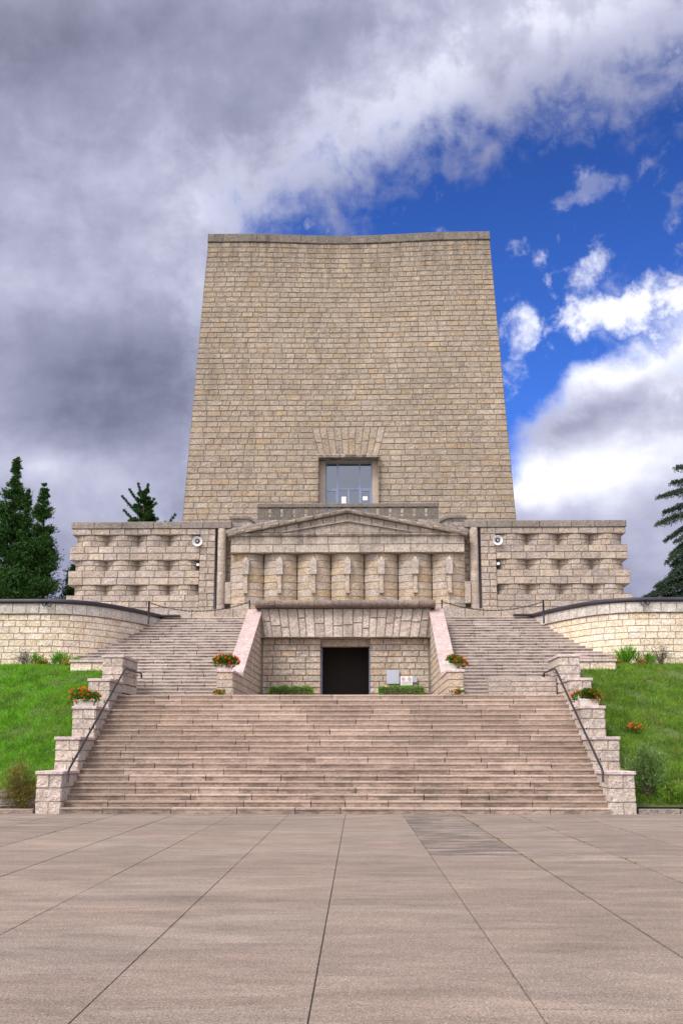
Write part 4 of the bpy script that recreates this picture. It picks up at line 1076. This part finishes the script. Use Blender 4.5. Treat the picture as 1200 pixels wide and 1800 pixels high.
def flower_mesh(rng, c, rx, ry, rz, nleaf, nfl, parent, leafmat='geranium'):
    lm, fm = MB(), MB(); c = Vector(c)
    its = []
    lob = [(Vector((rng.uniform(-0.75, 0.75)*rx, rng.uniform(-0.4, 0.4)*ry, rng.uniform(-0.35, 0.5)*rz)), rng.uniform(0.35, 0.62)) for _ in range(7)]
    for _ in range(nleaf):
        d = rnd_dir(rng, 0.3); rr = rng.random()**0.4; o_, f = lob[rng.randrange(7)]
        p = c + o_ + Vector((d.x*rx*rr, d.y*ry*rr, d.z*rz*rr))*f
        its.append((p, d + Vector((0, -0.3, 0.3)), rng.uniform(0.05, 0.09), rng.uniform(0.04, 0.07)))
    leaf_quads(lm, its, rng); lm.build('foliage', M[leafmat], parent)
    for _ in range(nfl):
        d = rnd_dir(rng, 0.9); o_, f = lob[rng.randrange(5)]; p = c + o_ + Vector((d.x*rx*1.02, d.y*ry*1.02, d.z*rz*1.12))*f; q = p + d*0.03
        k = rng.randint(7, 11)
        leaf_quads(fm, [(q + rnd_dir(rng)*0.015, rnd_dir(rng, 0.4), rng.uniform(0.03, 0.05), rng.uniform(0.03, 0.045)) for _ in range(k)], rng)
    fm.build('blossoms', M['petal'], parent)
def planters():
    rng = random.Random(81)
    for x, y, z, rx, txt in ((-7.33, 33.25, 2.815, 0.46, 'white flower box of orange-red geraniums on the middle pier of the left stepped wall'),
                             (7.20, 33.25, 2.815, 0.44, 'white flower box of orange-red geraniums on the middle pier of the right stepped wall'),
                             (-3.66, 36.35, 4.055, 0.38, 'white flower box of orange-red geraniums on the pedestal left of the doorway'),
                             (3.60, 36.35, 4.055, 0.40, 'white flower box of geraniums on the pedestal right of the doorway')):
        o = thing('flower_box', (x, y, z), txt, 'flower box', 'geranium boxes on the stair walls')
        w = rx*0.66; mb = MB()
        rows = []
        for k, zz_ in ((0.86, 0.0), (1.0, 0.16), (1.06, 0.165), (1.06, 0.20), (0.95, 0.20), (0.92, 0.12)):
            rows.append([(x + a*w*k, y + b*0.14*k, z + zz_) for a, b in ((-1, -1), (1, -1), (1, 1), (-1, 1))])
        b0, n = mb.grid(rows, 0, False, True); mb.f.append((b0+3, b0+2, b0+1, b0)); mb.mi.append(0); mb.sm.append(False)
        mb.f.append(tuple(b0 + 20 + i for i in range(4))); mb.mi.append(0); mb.sm.append(False)
        mb.build('box', M['white_box'], o)
        flower_mesh(rng, (x, y - 0.04, z + 0.26), rx, 0.27, 0.22, 1300, 80, o)
    for x, y, z, txt in ((-3.72, 35.82, Z_L, 'tiny clump of orange flowers at the foot of the left pedestal'), (3.62, 35.82, Z_L, 'tiny clump of orange flowers at the foot of the right pedestal')):
        o = thing('flower_clump', (x, y, z), txt, 'flowers', 'flower clumps at the pedestal feet')
        flower_mesh(rng, (x, y, z + 0.06), 0.20, 0.10, 0.09, 130, 12, o)
planters()

def hedges():
    rng = random.Random(91)
    for x0, x1, txt in ((-2.95, -1.27, 'clipped green box hedge left of the doorway'), (1.30, 3.06, 'clipped green box hedge right of the doorway, below the notices')):
        o = thing('box_hedge', ((x0 + x1)/2, 44.9, Z_L), txt, 'hedge', 'clipped hedges beside the doorway')
        mb = MB(); its = []
        for _ in range(5200):
            u, v, w = rng.random(), rng.random(), rng.random()
            f = rng.randint(0, 3)
            if f == 0: v = rng.random()*0.12
            elif f == 1: w = 1 - rng.random()*0.10
            elif f == 2: u = (rng.random()*0.05) if rng.random() < 0.5 else 1 - rng.random()*0.05
            rnd = 1 - 0.10*(abs(2*u - 1)**8)
            p = (x0 + (x1 - x0)*u, 44.55 + 0.75*v, Z_L + 0.02 + (0.71*rnd + 0.03*math.sin(u*23) + 0.02*math.sin(u*51 + v*9))*w)
            its.append((p, rnd_dir(rng, 0.5), rng.uniform(0.035, 0.06), rng.uniform(0.025, 0.04)))
        leaf_quads(mb, its, rng); mb.build('foliage', M['hedge'], o)
        cb = MB(); cb.box(x0 + 0.06, x1 - 0.06, 44.63, 45.25, Z_L, Z_L + 0.66, 0, 0.04); cb.build('inner_twigs', M['bark'], o)
hedges()

def signs():
    Y = 45.45
    o = thing('wall_sign', (1.87, Y, 4.15), 'tall plain bluish grey metal panel on the wall right of the doorway', 'sign')
    mb = MB(); mb.box(1.62, 2.12, Y - 0.03, Y - 0.005, 4.13, 4.68, 0, 0.004); mb.build('panel', M['greymetal'], o)
    for x in (1.66, 2.08):
        for z in (4.17, 4.64):
            mb = MB(); mb.lathe((x, Y - 0.031, z), (0, -1, 0), [(0, 0.012), (0.006, 0.010), (0.007, 0)], 8); mb.build('screw', M['whitemetal'], o)
    o = thing('prohibition_sign', (2.4, Y, 4.1), 'white notice with two red prohibition symbols beside the grey panel', 'sign')
    mb = MB(); mb.box(2.165, 2.645, Y - 0.03, Y - 0.005, 4.07, 4.42, 0, 0.004); mb.build('panel', M['paper'], o)
    for cx in (2.285, 2.525):
        mb = MB(); n = 24
        for r0, r1 in ((0.052, 0.070),):
            mb.grid([[(cx + r*math.cos(2*math.pi*k/n), Y - 0.034, 4.315 + r*math.sin(2*math.pi*k/n)) for k in range(n)] for r in (r0, r1)], 0, False, True)
        s = 0.006; c45 = 0.042
        mb.poly([(cx - c45 - s, Y - 0.035, 4.315 + c45 - s), (cx + c45 - s, Y - 0.035, 4.315 - c45 - s), (cx + c45 + s, Y - 0.035, 4.315 - c45 + s), (cx - c45 + s, Y - 0.035, 4.315 + c45 + s)])
        mb.build('prohibition_symbol', M['red'], o)
        mb = MB(); mb.box(cx - 0.018, cx + 0.018, Y - 0.0335, Y - 0.0305, 4.285, 4.345); mb.build('pictogram', M['ink'], o)
    mb = MB(); rng = random.Random(7)
    for k in range(4):
        z = 4.215 - 0.033*k; x = 2.20
        while x < 2.60:
            l = rng.uniform(0.02, 0.06); mb.box(x, min(x + l, 2.61), Y - 0.034, Y - 0.0305, z - 0.007, z + 0.007); x += l + 0.012
    mb.build('small_print', M['ink'], o)
    o = thing('small_sign', (2.75, Y, 4.2), 'small grey plate at the right edge of the white notice', 'sign')
    mb = MB(); mb.box(2.655, 2.83, Y - 0.028, Y - 0.005, 4.19, 4.42, 0, 0.004); mb.build('plate', M['greymetal'], o)
    for x0, x1, z0, z1, txt in ((-0.36, -0.13, 13.27, 13.76, 'upright white paper notice on the left half of the window door'), (0.68, 0.92, 13.57, 13.77, 'white paper notice on the lower right window pane')):
        mb = MB(); mb.box(x0, x1, 54.594, 54.600, z0, z1)
        tag(mb.build('paper_notice', M['paper']), txt, 'notice', 'paper notices on the window')
        o = bpy.context.scene.objects[-1] if False else None
signs()

def speakers():
    for x, txt in ((-6.78, 'round white horn loudspeaker at the end of the left wing\'s top niche'), (6.75, 'round white horn loudspeaker at the end of the right wing\'s top niche')):
        o = thing('horn_loudspeaker', (x, 50.5, 10.8), txt, 'loudspeaker', 'horn loudspeakers on the wings')
        mb = MB(); mb.lathe((x, 50.75, 10.83), (-0.03*x/6.8, -1, -0.12), [(0.0, 0.05), (0.12, 0.07), (0.26, 0.13), (0.36, 0.205), (0.375, 0.225), (0.36, 0.225), (0.345, 0.19), (0.26, 0.11), (0.16, 0.07)], 28)
        mb.build('horn', M['whitemetal'], o)
        mb = MB(); mb.lathe((x, 50.75, 10.83), (-0.03*x/6.8, -1, -0.12), [(0.12, 0.085), (0.17, 0.10), (0.275, 0.10), (0.28, 0.09)], 20); mb.build('throat', M['iron'], o)
        mb = MB(); mb.lathe((x, 50.75, 10.83), (-0.03*x/6.8, -1, -0.12), [(0.26, 0.04), (0.32, 0.035), (0.34, 0.0)], 14); mb.build('driver_plug', M['whitemetal'], o)
        mb = MB(); mb.tube([(x, 50.72, 10.85), (x, 50.9, 10.80), (x, 51.0, 10.62)], 0.03, 8); mb.box(x - 0.08, x + 0.08, 50.85, 51.1, 10.612, 10.64); mb.build('bracket', M['iron'], o)
    for sgn, nm in ((-1, 'left'), (1, 'right')):
        x = sgn*6.80; o = thing('spot_lamp', (x, 50.6, 9.51), 'small dark spotlight in the corner of the %s wing\'s middle niche' % nm, 'spotlight', 'small spotlights in the wing niches')
        mb = MB(); mb.box(x - 0.07, x + 0.07, 50.62, 50.78, 9.505, 9.53); mb.tube([(x, 50.7, 9.53), (x, 50.7, 9.66)], 0.02, 8); mb.build('stand', M['iron'], o)
        mb = MB(); mb.lathe((x, 50.85, 9.72), (-0.2*sgn, -1, 0.25), [(0, 0.0), (0.0, 0.05), (0.06, 0.08), (0.22, 0.10), (0.24, 0.10), (0.235, 0.085), (0.16, 0.07)], 18); mb.build('housing', M['iron'], o)
        mb = MB(); mb.lathe((x, 50.85, 9.72), (-0.2*sgn, -1, 0.25), [(0.20, 0.085), (0.215, 0.05), (0.22, 0.0)], 16); mb.build('lens', M['whitemetal'], o)
    for x, y, txt in ((-11.0, 41.95, 'small floodlight clipped under the dark coping of the left retaining wall'), (11.05, 41.95, 'small floodlight clipped under the dark coping of the right retaining wall')):
        o = thing('floodlight', (x, y, 6.9), txt, 'floodlight', 'floodlights on the retaining walls')
        mb = MB(); mb.tube([(x - 0.13, y - 0.12, 6.86), (x - 0.13, y - 0.14, 6.98), (x + 0.13, y - 0.14, 6.98), (x + 0.13, y - 0.12, 6.86)], 0.014, 6); mb.tube([(x, y - 0.14, 6.98), (x, y + 0.02, 6.95)], 0.016, 6); mb.build('yoke', M['iron'], o)
        for s in (-1, 1):
            mb = MB(); mb.lathe((x + s*0.065, y - 0.06, 6.90), (s*0.25, -0.9, -0.45), [(0, 0.0), (0.0, 0.045), (0.12, 0.07), (0.15, 0.07), (0.145, 0.058), (0.10, 0.05)], 16); mb.build('lamp_head', M['iron'], o)
            mb = MB(); mb.lathe((x + s*0.065, y - 0.06, 6.90), (s*0.25, -0.9, -0.45), [(0.125, 0.06), (0.13, 0.0)], 16); mb.build('lens', M['greymetal'], o)
speakers()

# ================================================================== PLANTS
def shrub(name, c, rx, ry, h, mat, n, txt, cat, rng, ll=(0.06, 0.14), lw=(0.012, 0.03), up=1.2, stems=9, blooms=0, group=None):
    o = thing(name, c, txt, cat, group); c = Vector(c); lm, sm = MB(), MB(); its = []
    for _ in range(stems):
        a = rng.uniform(0, 2*math.pi); r = rng.uniform(0.2, 0.85)
        top = c + Vector((math.cos(a)*rx*r, math.sin(a)*ry*r, h*rng.uniform(0.55, 0.95)))
        mid = c.lerp(top, 0.5) + Vector((0, 0, h*0.08)); sm.tube([tuple(c), tuple(mid), tuple(top)], [0.014, 0.009, 0.004], 5)
    cl = [(rnd_dir(rng), rng.uniform(0.3, 1.0)) for _ in range(40)]
    for _ in range(n):
        d, rr = cl[rng.randrange(40)]
        p = Vector((d.x*rr*rx, d.y*rr*ry, (0.5 + 0.5*d.z*rr)*h)) + Vector((rng.gauss(0, 0.16)*rx, rng.gauss(0, 0.16)*ry, rng.gauss(0, 0.12)*h))
        f = 1.0 - 0.45*max(0, p.z/h - 0.55); p.x *= f; p.y *= f
        if p.z < 0.01: p.z = rng.uniform(0.01, 0.1)
        its.append((c + p, rnd_dir(rng, up) + Vector((p.x/rx, p.y/ry, 0))*0.4, rng.uniform(*ll), rng.uniform(*lw)))
    leaf_quads(lm, its, rng); sm.build('stems', M['bark'], o); lm.build('foliage', M[mat], o)
    if blooms:
        fm = MB()
        for _ in range(blooms):
            d = rnd_dir(rng, 0.5); q = c + Vector((d.x*rx*0.9, d.y*ry*0.9, h*(0.6 + 0.4*d.z)))
            leaf_quads(fm, [(q + rnd_dir(rng)*0.015, rnd_dir(rng, 0.4), 0.05, 0.045) for _ in range(8)], rng)
        fm.build('blossoms', M['petal'], o)
    return o
def plants():
    rng = random.Random(101)
    shrub('russet_shrub', (-8.10, 29.98, 0.10), 0.50, 0.22, 1.12, 'rust', 3600, 'golden russet shrub at the foot of the left bank beside the lowest pier', 'shrub', rng, (0.05, 0.13), (0.010, 0.025), 1.6, 16)
    shrub('sage_shrub', (8.15, 30.75, 0.25), 0.58, 0.45, 1.45, 'sage', 4200, 'large grey-green bushy shrub at the foot of the right bank', 'shrub', rng, (0.06, 0.15), (0.012, 0.028), 1.6, 20)
    shrub('sage_shrub', (8.75, 30.55, 0.18), 0.42, 0.35, 0.62, 'grass2', 1800, 'low dark green bushy plant right of the large grey-green shrub', 'shrub', rng, (0.06, 0.14), (0.012, 0.028), 1.6, 12)
    shrub('grey_shrub', (-11.55, 41.2, 4.5), 0.38, 0.25, 0.52, 'greyplant', 700, 'thin greyish shrub at the foot of the left retaining wall', 'shrub', rng)
    shrub('leafy_shrub', (-11.05, 41.1, 4.5), 0.26, 0.22, 0.48, 'hedge', 800, 'small round green shrub with orange flowers below the left retaining wall', 'shrub', rng, blooms=6)
    shrub('flowering_plant', (-10.75, 40.9, 4.46), 0.20, 0.18, 0.26, 'geranium', 300, 'tiny orange flowering plant right of the small green shrub on the left', 'flowers', rng, blooms=9)
    shrub('spiky_plant', (-10.15, 41.1, 4.5), 0.30, 0.2, 0.40, 'hedge', 420, 'spiky green plant in front of the left retaining wall', 'plant', rng, (0.18, 0.36), (0.018, 0.032), 2.5)
    shrub('yellow_plant', (-9.8, 40.6, 4.46), 0.24, 0.2, 0.26, 'yellow', 420, 'low yellowish plant beside the left low wall', 'plant', rng)
    shrub('leafy_shrub', (-9.45, 40.3, 4.42), 0.22, 0.2, 0.36, 'hedge', 520, 'small dark green bush touching the left low wall', 'shrub', rng)
    shrub('yellow_plant', (9.55, 40.4, 4.42), 0.26, 0.2, 0.30, 'yellow', 420, 'low yellowish plant beside the right low wall', 'plant', rng)
    shrub('spiky_plant', (10.05, 40.8, 4.46), 0.34, 0.2, 0.50, 'hedge', 420, 'upright blade-leaved green plant below the right retaining wall', 'plant', rng, (0.25, 0.48), (0.022, 0.04), 3.0)
    shrub('flowering_plant', (10.55, 40.7, 4.46), 0.2, 0.18, 0.24, 'yellow', 260, 'low orange and yellow flowering plant below the right retaining wall', 'flowers', rng, blooms=5)
    shrub('leafy_shrub', (10.85, 40.9, 4.48), 0.27, 0.24, 0.46, 'hedge', 800, 'small rounded green bush below the right retaining wall', 'shrub', rng)
    shrub('dry_shrub', (11.35, 41.2, 4.5), 0.48, 0.25, 0.78, 'greyplant', 620, 'tall dry brownish shrub below the right retaining wall', 'shrub', rng, (0.04, 0.09), (0.012, 0.03), 0.8, 22)
    z = bank_z(33.9)
    shrub('flowering_plant', (8.60, 33.9, z), 0.28, 0.22, 0.30, 'geranium', 320, 'clump of orange flowers growing alone in the right grass bank', 'flowers', rng, blooms=16)
plants()

# ================================================================== TREES
def conifer(name, x, y, z0, h, r, mat, rng, txt, cat, n=9000, group=None, taper=1.0, leaf=(0.16, 0.34), spires=(), limb=True):
    o = thing(name, (x, y, z0), txt, cat, group)
    tm = MB(); pts = [(x + 0.04*math.sin(k*1.3), y, z0 + h*k/8) for k in range(9)]
    tm.tube(pts, [0.03*h*(1 - k/8.6) * 0.7 for k in range(9)], 9); tm.build('trunk', M['bark'], o)
    lm, bm_ = MB(), MB(); its = []
    tops = [(0, 0, h, r)] + list(spires)
    for (ox, oy, hh, rr) in tops:
        nb = int(hh*15) if rr > 1.0 else int(hh*9)
        share = hh*rr/sum(t[2]*t[3] for t in tops); per0 = max(8, int(n*share/nb))
        for b in range(nb):
            t = rng.random()**1.1*0.985 + 0.01                     # height fraction
            rad = rr*((1 - t)**taper)*(0.66 + 0.40*rng.random() + 0.22*math.sin(hh*t*2.6 + ox*5 + x)) + 0.03
            if t < 0.08: rad *= 0.8 + t*2
            a = rng.uniform(0, 2*math.pi); zc = z0 + hh*t
            per = int(per0*(0.35 + 1.7*min(1.2, rad/rr)))
            root = Vector((x + ox*min(1.0, 0.4 + t), y + oy, zc)); tip = root + Vector((math.cos(a)*rad, math.sin(a)*rad, rad*rng.uniform(0.05, 0.65)))
            if limb and rad > 0.4: bm_.tube([tuple(root), tuple(root.lerp(tip, 0.5) + Vector((0, 0, -0.05*rad))), tuple(root.lerp(tip, 0.92))], [0.03, 0.02, 0.006], 4)
            cs = 0.035 + rad*0.16
            for _ in range(per):
                s = rng.random()**0.6
                p = root.lerp(tip, s) + Vector((rng.gauss(0, cs), rng.gauss(0, cs), rng.gauss(0, cs*0.7)))*(0.5 + 0.6*s)
                d = (tip - root).normalized()*0.8 + rnd_dir(rng, 0.9)
                its.append((p, d, rng.uniform(*leaf)*min(1.0, 0.55 + rad), rng.uniform(*leaf)*0.28))
    leaf_quads(lm, its, rng); lm.build('crown', M[mat], o)
    if limb and bm_.v: bm_.build('limbs', M['bark'], o)
    return o
def cedar(x, y, z0, h, branches, rng, txt, spr=1.0, nln=1.0, mat='cedar', group=None):
    o = thing('cedar_tree', (x, y, z0), txt, 'tree', group)
    tm = MB(); tm.tube([(x + 0.05*math.sin(k), y, z0 + h*k/8) for k in range(9)], [0.26*(1 - k/8.5) + 0.015 for k in range(9)], 9); tm.build('trunk', M['bark'], o)
    lm, bm_ = MB(), MB(); its = []
    def tuft(p, d, k, ln):
        for _ in range(k):
            its.append((p + rnd_dir(rng)*0.05*nln, d*0.7 + rnd_dir(rng, 0.2), rng.uniform(0.6, 1.2)*ln*nln, 0.034*nln))
    for (bz, tx, ty, tz, bend) in branches:
        a = Vector((x, y, z0 + bz)); b = Vector((x + tx, y + ty, z0 + tz)); L = (b - a).length
        n = max(6, int(L/0.16)); pts = []
        for i in range(n + 1):
            t = i/n; p = a.lerp(b, t); p.z += bend*L*math.sin(math.pi*t**0.8); pts.append(p)
        bm_.tube([tuple(p) for p in pts], [0.055*(1 - i/n)*min(1.6, L*0.5) + 0.008 for i in range(n + 1)], 5)
        d0 = (b - a).normalized(); side = d0.cross(Vector((0, 0, 1))).normalized()
        for i in range(1, n + 1):
            t = i/n
            if t < 0.12: continue
            spread = spr*(0.24 + 0.50*L*0.28*math.sin(math.pi*min(1, t*0.9 + 0.1)))
            for s in (-1, 1):
                for _ in range(4):
                    l = spread*rng.uniform(0.4, 1.0)
                    e = pts[i] + side*s*l + d0*l*0.7 + Vector((0, 0, -l*rng.uniform(0.05, 0.75)))
                    m = pts[i].lerp(e, 0.5) + Vector((0, 0, 0.06*l))
                    bm_.tube([tuple(pts[i]), tuple(m), tuple(e)], [0.010, 0.007, 0.003], 3, 0, False)
                    k = max(3, int(l/0.07))
                    for j in range(k):
                        u = (j + 0.6)/k; p = pts[i].lerp(m, u*2) if u < 0.5 else m.lerp(e, u*2 - 1)
                        tuft(p, (e - pts[i]).normalized(), 5, 0.13)
            tuft(pts[i], d0, 7, 0.15)
    leaf_quads(lm, its, rng); lm.build('crown', M[mat], o); bm_.build('limbs', M['bark'], o)
    return o
def trees():
    rng = random.Random(111)
    # dense dark conifers at the left edge
    conifer('cypress_tree', -18.55, 61, 6.9, 10.6, 2.9, 'cypress', rng, 'tallest dark green conifer at the left edge with a ragged pointed top', 'tree', 80000, taper=1.15, leaf=(0.14, 0.30), spires=((0.95, -0.6, 8.6, 1.2), (-1.3, -0.4, 7.6, 1.7)))
    conifer('cypress_tree', -16.75, 60.5, 6.9, 8.95, 1.4, 'cypress', rng, 'slender dark cypress right of the tallest conifer on the left', 'tree', 40000, taper=0.85, leaf=(0.12, 0.27))
    conifer('cypress_tree', -15.4, 63, 6.9, 5.2, 1.3, 'cypress', rng, "low dark conifer half hidden behind the left wing's outer end", 'tree', 12000, taper=0.7, leaf=(0.10, 0.24))
    conifer('cypress_tree', -20.9, 60, 6.9, 8.4, 2.3, 'cypress', rng, 'dark conifer cut by the left edge of the photo', 'tree', 24000, taper=0.85, leaf=(0.10, 0.24))
    # cedar showing over the left wing
    br = []
    for k in range(105):
        z = 3.2 + 5.25*(k/105)**0.9; a = rng.uniform(0, 2*math.pi); L = (8.75 - z)*0.24 + 0.10
        br.append((z, math.cos(a)*L, math.sin(a)*L, z + L*rng.uniform(0.25, 0.75), 0.0))
    br += [(5.0, 1.75, -0.2, 7.05, -0.06), (4.9, 1.3, -0.4, 6.6, -0.03), (4.8, 1.0, -0.3, 6.3, 0), (4.6, -1.9, -0.2, 5.6, 0.03), (6.9, -1.15, 0.1, 8.15, 0.0), (6.3, -1.0, 0.0, 7.35, 0), (5.6, -1.0, 0.1, 6.55, 0), (7.2, 0.62, 0.1, 7.75, 0), (6.4, 0.75, 0.1, 6.9, 0), (4.3, -2.4, -0.2, 5.35, 0.03), (7.4, -0.75, 0, 8.5, 0), (7.0, 0.5, 0.2, 8.0, 0), (7.9, 0.22, 0, 8.75, 0), (7.8, -0.3, 0, 8.8, 0), (5.8, 0.95, 0, 6.6, 0)]
    cedar(-11.2, 60, 6.9, 8.5, br, rng, 'small cedar with upswept branches showing above the left wing', 0.42, 0.75, 'cypress')
    # big cedar at the right edge
    br = [(8.7, -0.9, -0.2, 9.0, 0.10), (8.2, -1.7, -0.2, 8.45, 0.12), (7.6, -2.0, -0.3, 7.65, 0.10), (7.1, -2.7, -0.4, 6.9, 0.12), (6.6, -2.3, 0.3, 6.3, 0.10), (6.2, -2.75, 0.0, 5.65, 0.10), (5.4, -2.0, -0.5, 4.7, 0.10),
          (5.8, -2.3, 0.4, 4.9, 0.12), (5.2, -2.1, 0.3, 4.2, 0.14), (5.0, -2.5, -0.4, 3.7, 0.14), (4.9, -2.2, -0.2, 3.6, 0.16), (4.4, -2.7, -0.5, 2.6, 0.18), (3.9, -2.6, 0.2, 2.2, 0.16), (3.6, -2.8, 0.3, 2.6, 0.14), (3.2, -3.0, 0.5, 2.1, 0.14), (3.0, -3.1, -0.5, 2.5, 0.14), (2.6, -3.5, -0.3, 1.85, 0.14), (2.5, -4.2, -0.4, 1.65, 0.13), (2.3, -3.6, 0.3, 1.5, 0.1), (1.9, -3.3, 0.4, 1.3, 0.10), (1.6, -2.8, -0.6, 1.2, 0.10), (2.9, -1.8, -0.6, 2.2, 0.10), (8.9, 0.3, -0.2, 9.5, 0.0), (8.8, -0.5, 0.3, 9.4, 0.05)]
    for k in range(20):
        z = 1.2 + 7.4*k/20; a = rng.uniform(-1.5, 1.6); L = (9.8 - z)*0.42
        br.append((z, math.cos(a)*L, math.sin(a)*L, z - 0.1*L, 0.12))
    for k in range(40):
        z = 1.2 + 7.6*k/40; L = (9.9 - z)*rng.uniform(0.15, 0.34)
        br.append((z, -L, rng.uniform(-0.9, 0.9), z - 0.2*L, 0.12))
    cedar(18.05, 55.5, 6.9, 9.4, br, rng, 'large cedar with drooping layered branches at the right edge')
trees()
for _o in scene.objects:
    if _o.type == 'MESH': _o.data.update()
